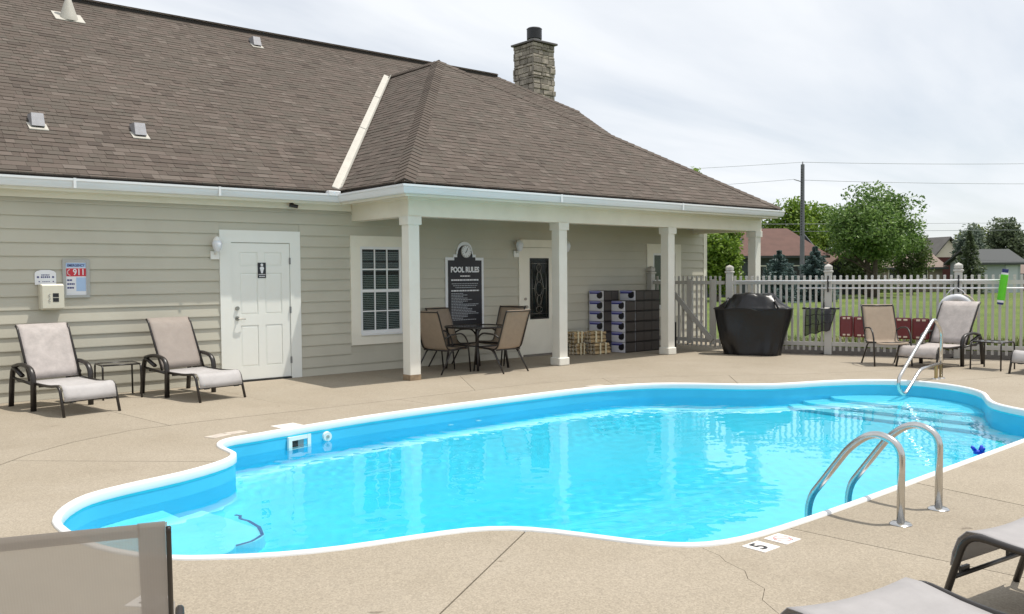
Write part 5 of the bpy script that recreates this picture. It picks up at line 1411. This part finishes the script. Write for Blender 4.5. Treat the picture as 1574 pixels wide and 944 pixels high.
def fence_gear():
    fo = math.atan2(FD.y, FD.x)
    def F(s, off, z): p = fence_pt(s, off); return Vector((p.x, p.y, z))
    # hooks at two posts
    for s in (1.857, 4.068):
        MB
    for i, s in enumerate((1.857, 4.068)):
        h = thing('pole_hook', 'black hook on the fence post %s' % ('above the leaf net' if i == 0 else 'above the ring buoy'), 'hook', (0, 0, 0), 0, 'pole hooks on the fence posts')
        m = MB()
        for z in (1.405, 1.265): m.tube([F(s, -.065, z + .06), F(s, -.085, z + .01), F(s, -.11, z - .03), F(s, -.15, z - .02), F(s, -.155, z + .03)], .011, 6)
        m.build('hook', M['black'], h, smooth=True); MB().tube([F(s, -.072, 1.50), F(s, -.072, 1.19)], .016, 6, flat=.5).build('plate', M['black'], h)
    a = MB().tube([F(.15, -.115, 1.40), F(4.75, -.115, 1.405)], .017, 8).build('pool_pole', M['signwhite'], smooth=True); tag(a, 'upper white pole resting on fence hooks and ending at the green tube', 'pole', 'telescopic poles on the fence')
    a = MB().tube([F(1.30, -.115, 1.262), F(7.4, -.115, 1.268)], .016, 8).build('pool_pole', M['signwhite'], smooth=True); tag(a, 'lower white pole on fence hooks running out of view', 'pole', 'telescopic poles on the fence')
    # ring buoy
    rb = thing('ring_buoy', 'greyish white ring buoy hanging on fence post behind a lounger', 'ring buoy', F(4.03, -.17, .86), fo)
    N = 28
    MB().tube([(.235 * math.cos(t), 0, .235 * math.sin(t)) for t in [2 * math.pi * i / N for i in range(N)]], .072, 12, closed=True, flat=1.0).build('ring', M['buoy'], rb, smooth=True)
    MB().tube([(-.24, -.0, .17), (-.10, 0, .36), (0, 0, .42), (.10, 0, .36), (.24, 0, .17)], .008, 6).build('rope', M['buoy'], rb, smooth=True)
    MB().tube([(.30 * math.cos(t) + .04, -.02, .31 * math.sin(t)) for t in [-.9 + 2.2 * i / 12 for i in range(13)]], .009, 6).build('rope', M['tan'], rb, smooth=True)
    # leaf net
    ln = thing('leaf_net', 'dark mesh leaf net hanging against the fence post beside the grill', 'leaf net', F(1.74, -.13, .88), fo)
    MB().tube([(-.31, 0, .0), (.30, 0, .0)], .014, 8).build('bar', M['alu'], ln, smooth=True); MB().tube([(-.34, 0, 0), (-.20, 0, 0)], .018, 8).tube([(.16, 0, 0), (.33, 0, 0)], .018, 8).build('grip', M['black'], ln, smooth=True)
    MB().tube([(.05, 0, 0), (.05, 0, .12)], .014, 8).build('socket', M['black'], ln)
    rows = []
    for k in range(9):
        f = k / 8; hw = .27 - .05 * f; z = -.46 * f; r = []
        for i in range(11):
            u = i / 10 * 2 - 1; sk = -.07 * f
            r.append((u * hw + sk, -.02 - .10 * math.sin(math.pi * f) * (1 - u * u) + .02 * math.sin(u * 9 + f * 4), z * (1 - .12 * u) - .015 * math.sin(7 * u + 2 * f)))
        rows.append(r)
    MB().sheet(rows).build('bag', M['netmesh'], ln, smooth=True)
    m = MB()
    for k in (2, 5, 8): m.tube(rows[k], .008, 5)
    m.tube([rows[k][0] for k in range(9)], .009, 5); m.tube([rows[k][10] for k in range(9)], .009, 5); m.tube([rows[k][4 + k // 4] for k in range(9)], .009, 5); m.build('bag_seam', M['black'], ln, smooth=True)
    # maroon panels
    xs = [2.07, 2.31, 2.62, 2.99, 3.31, 3.61, 3.96]; labs = ['leftmost maroon panel hanging on the fence nearest the leaf net', 'second maroon panel on the fence from the leaf net, fully in view', 'maroon panel on the fence partly behind the lone chair', 'maroon panel on the fence hidden behind the lone chair back', 'maroon panel on the fence between lone chair and lounger', 'last maroon panel on the fence, partly behind the lounger']
    for i, (a, b) in enumerate(zip(xs, xs[1:])):
        w = b - a - .015; p = F((a + b) / 2, -.10, .35 - .006 * i)
        t = thing('maroon_panel', labs[i], 'panel', p, fo, 'maroon panels along the fence')
        MB().cbox(-w / 2, -.045, 0, w / 2, .03, .39, .02).build('body', M['maroon'], t)
        MB().cbox(-w / 2 + .02, -.054, .02, w / 2 - .02, -.046, .37, .003).build('face', M['maroon'], t)
        for x in (-w * .17, w * .17):
            for z in (.335, .025): MB().cbox(x - w * .10, -.062, z, x + w * .12, -.0545, z + .032, .003).build('tab', M['tan'], t)
    # green tube toy
    gt = thing('water_tube_toy', 'lime green foam tube with navy ends hung over the fence', 'pool toy', F(4.72, -.17, .98), fo)
    tl = Vector((.075, -.02, .62)); q = lambda f: tl * f
    MB().tube([q(.12), q(.13), q(.84), q(.85)], [.05, .062, .062, .05], 14).build('tube', M['green'], gt, smooth=SM)
    [MB().tube([q(a), q(b)], .055, 14).build('white_collar', M['signwhite'], gt, smooth=SM) for a, b in ((.845, .90), (.06, .125))]
    [MB().tube([q(a), q(b)], .051, 14).build('end_cap', M['navy'], gt, smooth=SM) for a, b in ((.90, 1.0), (0, .06))]
fence_gear()

def grill():
    c = Vector((7.17, -1.06)) ; t = thing('covered_grill', 'barbecue grill under a black fitted cover beside the gate', 'grill', (c.x, c.y, 0), math.atan2(FD.y, FD.x))
    # local x along the fence, local y away from the fence toward the house side
    rings = [(.0, .52, .28), (.04, .525, .285), (.25, .585, .29), (.50, .645, .295), (.74, .71, .30), (.86, .725, .305), (.885, .735, .31), (.90, .725, .305), (.93, .665, .29), (1.06, .47, .22), (1.12, .40, .19), (1.15, .375, .17), (1.165, .34, .14), (1.172, .2, .08)]
    N = 110; rows = []
    fine = []
    for (za, aa, ba), (zb, ab, bb) in zip(rings, rings[1:]):
        n_ = max(1, int((zb - za) / .035))
        for q in range(n_): f = q / n_; fine.append((za + (zb - za) * f, aa + (ab - aa) * f, ba + (bb - ba) * f))
    fine.append(rings[-1])
    for z, a, b in fine:
        r = []
        for i in range(N):
            th = 2 * math.pi * i / N; c_, s_ = math.cos(th), math.sin(th); e = .55 if z < .9 else .68
            x = a * math.copysign(abs(c_) ** e, c_); y = b * math.copysign(abs(s_) ** e, s_)
            lo = max(0, (.9 - z) / .9); u = th * 6
            w = noise.noise((x * 2.2, y * 2.2, z * 1.3)) * .045 * (.35 + lo) + noise.noise((x * 6, y * 6 + 4, z * 3)) * .022 * (.5 + lo)
            w += .020 * lo * math.sin(u * 1.7 + 3 * z + 2 * noise.noise((x * 2, y * 2, z))) - .018 * math.exp(-((z - .62) / .16) ** 2) * (1 - abs(x) / .8)
            nx, ny = c_, s_
            zz = z
            if z > .91: zz += .030 * noise.noise((x * 5, y * 5, 2)) + .018 * noise.noise((x * 13, y * 13, 7)) - .025 * abs(math.sin(x * 6.5 + .6)) * (1 if z < 1.15 else .4)
            if z < .06: zz += .012 * math.sin(x * 13) + .010 * noise.noise((x * 9, y * 9, 0))
            r.append((x + nx * w, y + ny * w * .8, max(.004, zz)))
        rows.append(r + [r[0]])
    m = MB().sheet(rows); k = len(rows) - 1; m.f.append(tuple(k * (N + 1) + i for i in range(N)))
    cov = m.build('cover', M['grillcover'], t, smooth=True)
    for s in (-1, 1):
        MB().tube(fillet([(s * .43, -.20, 1.085), (s * .45, -.27, 1.0), (s * .50, -.31, .905)], .03), .02, 8).build('cover_fold', M['grillcover'], t, smooth=True)
    seam = [(x, -.318 - .004 * math.sin(20 * x), .885 - .012 * math.sin(9 * x) - .03 * math.exp(-((x - .15) / .1) ** 2)) for x in [-.70 + 1.4 * i / 30 for i in range(31)]]
    MB().tube(seam, .007, 6).build('cover_seam', M['grillcover'], t, smooth=True)
    for x, y in ((-.4, -.2), (.4, -.2), (-.4, .2), (.4, .2)): MB().cyl((x - .02, y, .03), (x + .02, y, .03), .03, 12).build('castor', M['black'], t)
grill()

# ---------------------------------------------------------------- grass tufts by the fence
def tufts():
    rnd = random.Random(12); mb = MB(); tn = []
    def blade(x, y, h, w, lean, tone):
        a = rnd.uniform(0, 6.28); dx, dy = math.cos(a), math.sin(a); b = a + 1.57 + rnd.uniform(-.4, .4); lx, ly = math.cos(b) * lean, math.sin(b) * lean; z = -.075
        mb.add([(x - dx * w, y - dy * w, z), (x + dx * w, y + dy * w, z), (x + lx * .5 + dx * w * .7, y + ly * .5 + dy * w * .7, z + h * .6), (x + lx * .5 - dx * w * .7, y + ly * .5 - dy * w * .7, z + h * .6), (x + lx * 1.2, y + ly * 1.2, z + h)], [(0, 1, 2, 3), (3, 2, 4)])
        tn.extend([tone] * 2)
    for i in range(34000):
        s = rnd.uniform(.5, 13); o = .82 + 4.2 * rnd.random() ** 2; p = fence_pt(s, o)
        patch = noise.noise((p.x * .8, p.y * .8, 0))
        tall = 1 if o < 2.0 else .5
        h = rnd.uniform(.10, .26) * tall * (1.5 if s > 3.2 else 1) * (1 + .9 * max(0, patch + .15))
        blade(p.x, p.y, h, rnd.uniform(.006, .013), rnd.uniform(.02, .12), max(0, min(1, rnd.gauss(.50 + .40 * patch + (.2 if s > 2.8 else 0), .2))))
    o = mb.build('grass', M['blade'], fix=False, tone=tn); o['kind'] = 'stuff'; o['label'] = 'rough yellow-green grass growing behind the picket fence'
tufts()

# ---------------------------------------------------------------- trees
def leaf_cloud(mb, tn, center, rad, n, size, rnd, flat=1.0, shell=.55, tone0=.5):
    for _ in range(n):
        while True:
            v = Vector((rnd.uniform(-1, 1), rnd.uniform(-1, 1), rnd.uniform(-1, 1)))
            if v.length < 1: break
        l = v.length; v = v.normalized() * (l ** shell)
        p = Vector((center[0] + v.x * rad[0], center[1] + v.y * rad[1], center[2] + v.z * rad[2]))
        a = Vector((rnd.gauss(0, 1), rnd.gauss(0, 1), rnd.gauss(0, .7))).normalized(); b = a.cross(Vector((rnd.gauss(0, 1), rnd.gauss(0, 1), rnd.gauss(0, 1)))).normalized()
        s = size * rnd.uniform(.6, 1.3)
        mb.add([p - a * s, p + b * s * .55, p + a * s, p - b * s * .55], [(0, 1, 2, 3)]); tn.append(max(0, min(1, rnd.gauss(tone0, .33))))
def broadleaf(x, y, h, r, m, label, seed, n=4200, size=.11, base=.22, trunks=1, group='trees beyond the fence', squash=1.0, open_=0.0):
    rnd = random.Random(seed); t = thing('broadleaf_tree', label, 'tree', (x, y, -.07), rnd.uniform(0, 6), group)
    tr = MB(); tips = []
    for k in range(trunks):
        ox = (k - (trunks - 1) / 2) * .35; top = h * rnd.uniform(.5, .62)
        p = [(ox, 0, 0), (ox * 1.3, rnd.uniform(-.1, .1), h * base), (ox * 2 + rnd.uniform(-.2, .2), rnd.uniform(-.2, .2), top)]
        tr.tube(p, [h * .028, h * .021, h * .010], 8)
        for j in range(7):
            a = rnd.uniform(0, 6.28); z0 = h * rnd.uniform(base * .9, .5); l = r * rnd.uniform(.5, .85); e = (ox + math.cos(a) * l, math.sin(a) * l, z0 + l * rnd.uniform(.4, .9))
            tr.tube([(ox * 1.3, 0, z0), ((ox + e[0]) / 2, e[1] / 2, z0 + (e[2] - z0) * .6), e], [h * .012, h * .008, h * .003], 6); tips.append(e)
    tr.build('trunk', M['bark'], t, smooth=True)
    mb = MB(); tn = []; cz = h * (base + 1) / 2; rz = h * (1 - base) / 2
    N = 44; per = n // N
    for k in range(N):
        while True:
            v = Vector((rnd.uniform(-1, 1), rnd.uniform(-1, 1), rnd.uniform(-1, 1)))
            if .35 < v.length < 1: break
        v = v.normalized() * (v.length ** .5)
        wv = .80 - .18 * max(0, v.z)
        c = (v.x * r * wv, v.y * r * wv, cz + v.z * rz * .80); q = rnd.uniform(.20, .42) * (1 - open_)
        leaf_cloud(mb, tn, c, (r * q * 1.15, r * q * 1.15, rz * q * .85), per, size, rnd, shell=.95, tone0=.5 + rnd.uniform(-.2, .2))
    leaf_cloud(mb, tn, (0, 0, cz), (r * .62, r * .62, rz * .66), n // 4, size * 1.1, rnd, tone0=.3)
    mb.build('crown', m, t, fix=False, tone=tn)
    return t
def conifer(x, y, h, r, m, label, seed, n=2600, size=.12, base=.06, group='trees beyond the fence', gaps=0.0):
    rnd = random.Random(seed); t = thing('conifer_tree', label, 'tree', (x, y, -.07), rnd.uniform(0, 6), group)
    MB().tube([(0, 0, 0), (0, 0, h * .6), (0, 0, h * .98)], [h * .022, h * .013, .012], 8).build('trunk', M['bark'], t, smooth=True)
    mb = MB(); tn = []; lv = 13
    for k in range(lv):
        f = k / (lv - 1); z = h * (base + (.97 - base) * f); rr = r * (1 - f) ** .62 * rnd.uniform(.72, 1.2) + .10; nb = max(4, int(9 * (1 - f) + 3))
        for j in range(nb):
            if rnd.random() < gaps: continue
            a = 6.283 * j / nb + rnd.uniform(-.3, .3) + k; l = rr * rnd.uniform(.75, 1.1)
            q = n // (lv * 6)
            for i in range(q):
                u = rnd.random() ** .7; w = (1 - u * .6) * .22 * rr
                p = Vector((math.cos(a) * l * u + rnd.uniform(-w, w), math.sin(a) * l * u + rnd.uniform(-w, w), z - .25 * l * u + .14 * l * u * u + rnd.uniform(-.5, .5) * h * .085))
                d = Vector((math.cos(a), math.sin(a), -.15)) + Vector((rnd.gauss(0, .4), rnd.gauss(0, .4), rnd.gauss(0, .35))); d.normalize(); s = size * rnd.uniform(.6, 1.3)
                b = d.cross(Vector((rnd.gauss(0, 1), rnd.gauss(0, 1), 1))).normalized()
                mb.add([p - d * s, p + b * s * .42, p + d * s, p - b * s * .42], [(0, 1, 2, 3)]); tn.append(max(0, min(1, rnd.gauss(.35 + .3 * u, .2))))
    mb.build('crown', m, t, fix=False, tone=tn)
    return t
broadleaf(34.63, 21.57, 7.95, .95, M['leafA'], 'tall tree whose top just shows over the porch roof', 1, 3000, .12, base=.45)
broadleaf(33.94, 19.53, 4.9, 1.95, M['leafA'], 'dense bright green tree seen through the right end of the porch', 11, 11000, .11, base=.03)
broadleaf(45.13, 25.76, 5.0, 2.0, M['leafA'], 'green tree behind the last porch column left of the maroon roof', 13, 6000, .13, base=.05)
broadleaf(54.84, 27.99, 7.6, 3.0, M['leafA'], 'light green tree behind the utility pole and the maroon roof', 2, 8000, .14, base=.15)
broadleaf(57.5, 27.0, 7.4, 3.0, M['leafA'], 'light green tree between the utility pole and the largest tree', 12, 7000, .14, base=.15)
broadleaf(45.35, 16.36, 7.15, 3.15, M['leafB'], 'largest grey-green tree with a forked dark trunk beyond the fence', 3, 13000, .11, base=.22, trunks=2)
broadleaf(52.2, 17.1, 4.5, 1.4, M['leafC'], 'small olive tree standing just right of the largest tree', 4, 3600, .10, base=.1)
broadleaf(50.2, 19.4, 4.2, 1.7, M['leafC'], 'low olive tree partly behind the largest tree', 14, 3000, .11, base=.1)
broadleaf(65.6, 18.8, 5.6, 1.35, M['leafG'], 'sparse pale grey-green tree between the cream gable and the dark pine', 5, 2600, .13, base=.12)
broadleaf(73.03, 19.03, 6.3, 2.0, M['leafP'], 'broad dark pine at the right behind the blue-grey shed', 6, 7500, .15, base=.08)
broadleaf(72.07, 17.22, 4.9, 1.5, M['leafP'], 'smaller dark pine at the far right edge', 16, 4500, .15, base=.08)
broadleaf(76.5, 22.8, 5.7, 2.0, M['leafY'], 'yellow-green tree peeping between the two pines', 7, 3000, .17, base=.1)
conifer(34.83, 16.14, 2.75, 1.35, M['leafS'], 'small blue spruce left of the utility pole', 8, 9000, .08)
conifer(36.6, 15.05, 2.95, 1.25, M['leafS'], 'small blue spruce right of the utility pole', 9, 9000, .08)
conifer(56.22, 14.97, 4.3, 1.0, M['leafP'], 'thin dark spruce in front of the blue-grey shed', 19, 5000, .11)
broadleaf(80.0, 12.0, 7.0, 2.8, M['leafB'], 'tall grey-green tree out beyond the far right', 20, 2500, .18)
broadleaf(40.0, 36.0, 6.0, 2.6, M['leafA'], 'bright tree standing behind the pool house gable', 21, 2500, .16)
def hedge():
    rnd = random.Random(31); mb = MB(); tn = []
    for i in range(150):
        f = i / 149; x = 78 + 70 * f; y = 95 - 125 * f
        leaf_cloud(mb, tn, (x + rnd.uniform(-1, 1), y + rnd.uniform(-1, 1), .9), (1.2, 1.2, rnd.uniform(.8, 1.9)), 42, .34, rnd, tone0=.25 + rnd.uniform(-.15, .25))
    o = mb.build('tree_line', M['leafC'], fix=False, tone=tn); o['kind'] = 'stuff'; o['label'] = 'dark distant line of shrubs along the field'
    mb = MB(); tn = []
    for i in range(60):
        f = i / 59; x = 46 + 30 * f; y = 25 - 10 * f
        leaf_cloud(mb, tn, (x + rnd.uniform(-.4, .4), y + rnd.uniform(-.4, .4), .35), (.6, .6, rnd.uniform(.35, .7)), 60, .12, rnd, tone0=.2)
    o = mb.build('undergrowth', M['leafC'], fix=False, tone=tn); o['kind'] = 'stuff'; o['label'] = 'dark low shrubs at the foot of the far trees and houses'
hedge()

# ---------------------------------------------------------------- far houses, pole and wires
def far_house(name, label, c, rz, w, d, hw, hr, mw, mr, gable_m=None, extra=None, over=.35, hip=False, wins=True):
    t = thing(name, label, 'house', (c[0], c[1], -.07), rz, 'houses beyond the fence')
    wl = MB().box(-w / 2, -d / 2, 0, w / 2, d / 2, hw)
    wall = wl.build('wall', mw, t)
    for s in (-1, 1): MB().prism([(-d / 2, hw), (d / 2, hw), (0, hr - .08)], (s * .06, 0, 0), (s * (w / 2 - .06), 0, 0), (0, 1, 0), (0, 0, 1)).build('gable', gable_m or mw, t)
    r = MB(); L = w / 2 + over; k = (hr - hw) / (d / 2); e = d / 2 + over; ze = hw - k * over
    for s in (-1, 1):
        q = [(-L, s * e, ze), (L, s * e, ze), (L - (1.5 if hip else 0), 0, hr), (-L + (1.5 if hip else 0), 0, hr)]; q2 = [(a, b, z + .14) for a, b, z in q]
        r.add(q + q2, [(0,1,2,3),(4,5,6,7),(0,1,5,4),(1,2,6,5),(2,3,7,6),(3,0,4,7)])
    roof = r.build('roof', mr, t)
    MB().box(-L, -e - .03, ze - .02, L, -e + .0, ze + .13).build('fascia', M['houseDr'], roof)
    for x in (-w * .28, w * .05, w * .3) if wins else ():
        f = MB().box(x - .5, -d / 2 - .04, 1.0, x + .5, -d / 2, 2.05).build('window', M['trim'], t); MB().box(x - .43, -d / 2 - .05, 1.07, x + .43, -d / 2 - .041, 1.98).build('pane', M['black'], f)
    if not wins:
        f = MB().box(w * .12, -d / 2 - .05, 0, w * .42, -d / 2, hw * .9).build('door', M['shed_door'], t); MB().cyl((w * .16, -d / 2 - .05, 1.0), (w * .16, -d / 2 - .1, 1.0), .04, 8).build('handle', M['nickel'], f); return t
    f = MB().box(-w * .14 - .5, -d / 2 - .05, 0, -w * .14 + .5, -d / 2, 2.1).build('door', M['houseEw'], t); MB().cyl((-w * .14 + .4, -d / 2 - .05, 1.0), (-w * .14 + .4, -d / 2 - .1, 1.0), .04, 8).build('handle', M['nickel'], f)
    return t
VR = R(-40.5)   # rotation that turns a house's long side toward the pool
h1 = far_house('far_house', 'long far house with a maroon roof and dark walls behind the utility pole', (43.66, 25.1), VR + R(4), 9.2, 6.2, 2.75, 4.45, M['houseAw'], M['houseA'], over=.4, hip=True)
MB().box(-1.0, -2.2, 3.35, -.6, -1.7, 3.62).build('roof_vent', M['dark'], h1); MB().box(-.55, -2.0, 3.4, -.3, -1.75, 3.85).build('vent_pipe', M['galv'], h1)
far_house('far_garage', 'low dark gabled garage with a brown roof right of the blue spruce', (51.6, 23.7), VR - R(75), 5.5, 4.6, 1.35, 2.72, M['houseBw'], M['houseB'], over=.3)
h3 = far_house('far_house', 'brick house with cream gable right of the small olive tree', (70.7, 24.8), VR - R(75), 6.0, 3.2, 2.75, 4.35, M['brick'], M['houseC'], M['houseCw'], over=.3)
far_house('far_shed', 'blue-grey low shed with a dark roof in front of the pines', (61.85, 16.2), VR + R(6), 3.1, 3.6, 2.2, 3.05, M['houseDw'], M['houseDr'], over=.35, wins=False)
far_house('far_shed', 'small taupe roofed shed at the far right edge behind the fence', (69.2, 15.6), VR - R(4), 3.6, 3.0, 1.4, 2.35, M['houseEw'], M['houseE'], over=.3, wins=False)
far_house('far_house', 'tan house mostly hidden behind the largest tree', (59.5, 23.6), VR + R(5), 8.5, 5.0, 1.9, 3.1, M['houseEw'], M['houseE'], over=.3)

def utility():
    p = thing('utility_pole', 'tall grey utility pole in front of the maroon roofed house', 'utility pole', (42.06, 19.17, -.07))
    MB().tube([(0, 0, 0), (0, 0, 8.25)], [.155, .115], 14).build('pole', M['poleconc'], p, smooth=SM)
    MB().cyl((0, 0, 8.25), (0, 0, 8.42), .05, 8, .03).build('top_pin', M['galv'], p)
    MB().tube([(-.14, .05, 7.2), (-.6, .2, 7.3)], .03, 6).build('insulator_arm', M['galv'], p)
    m = MB()
    for i in range(26): z = 3.9 + i * .16; m.box(-.03 - .15, -.06, z, .03 - .15, -.0, z + .05)
    m.build('pole_step', M['black'], p)
    def wire(a, b, sag, label, r=.013):
        pts = []
        for i in range(25):
            f = i / 24; q = Vector(a).lerp(Vector(b), f); q.z -= sag * 4 * f * (1 - f); pts.append(q)
        o = MB().tube(pts, r, 5).build('power_line', M['wire'], smooth=True); tag(o, label, 'power line', 'power lines beyond the fence')
    wire((42.06, 19.17, 8.32), (71.5, 3.6, 9.3), .25, 'topmost power line running right from the utility pole')
    wire((42.06, 19.17, 7.22), (71.5, 3.6, 7.75), .25, 'second power line running right from the utility pole')
    wire((42.06, 19.17, 8.32), (22, 40, 7.9), .25, 'topmost power line running left from the utility pole', .012)
    wire((41.5, 19.37, 7.25), (22, 40, 6.4), .25, 'lower power line running left from the utility pole', .012)
    wire((30, 40, 5.1), (75, 3.0, 5.0), .1, 'low power line above the cream gable, upper of the pair'); wire((30, 40, 4.55), (75, 3.0, 4.5), .1, 'low power line above the cream gable, lower of the pair', .014)
utility()

for o in RECV: o.cycles.is_caustics_receiver = True
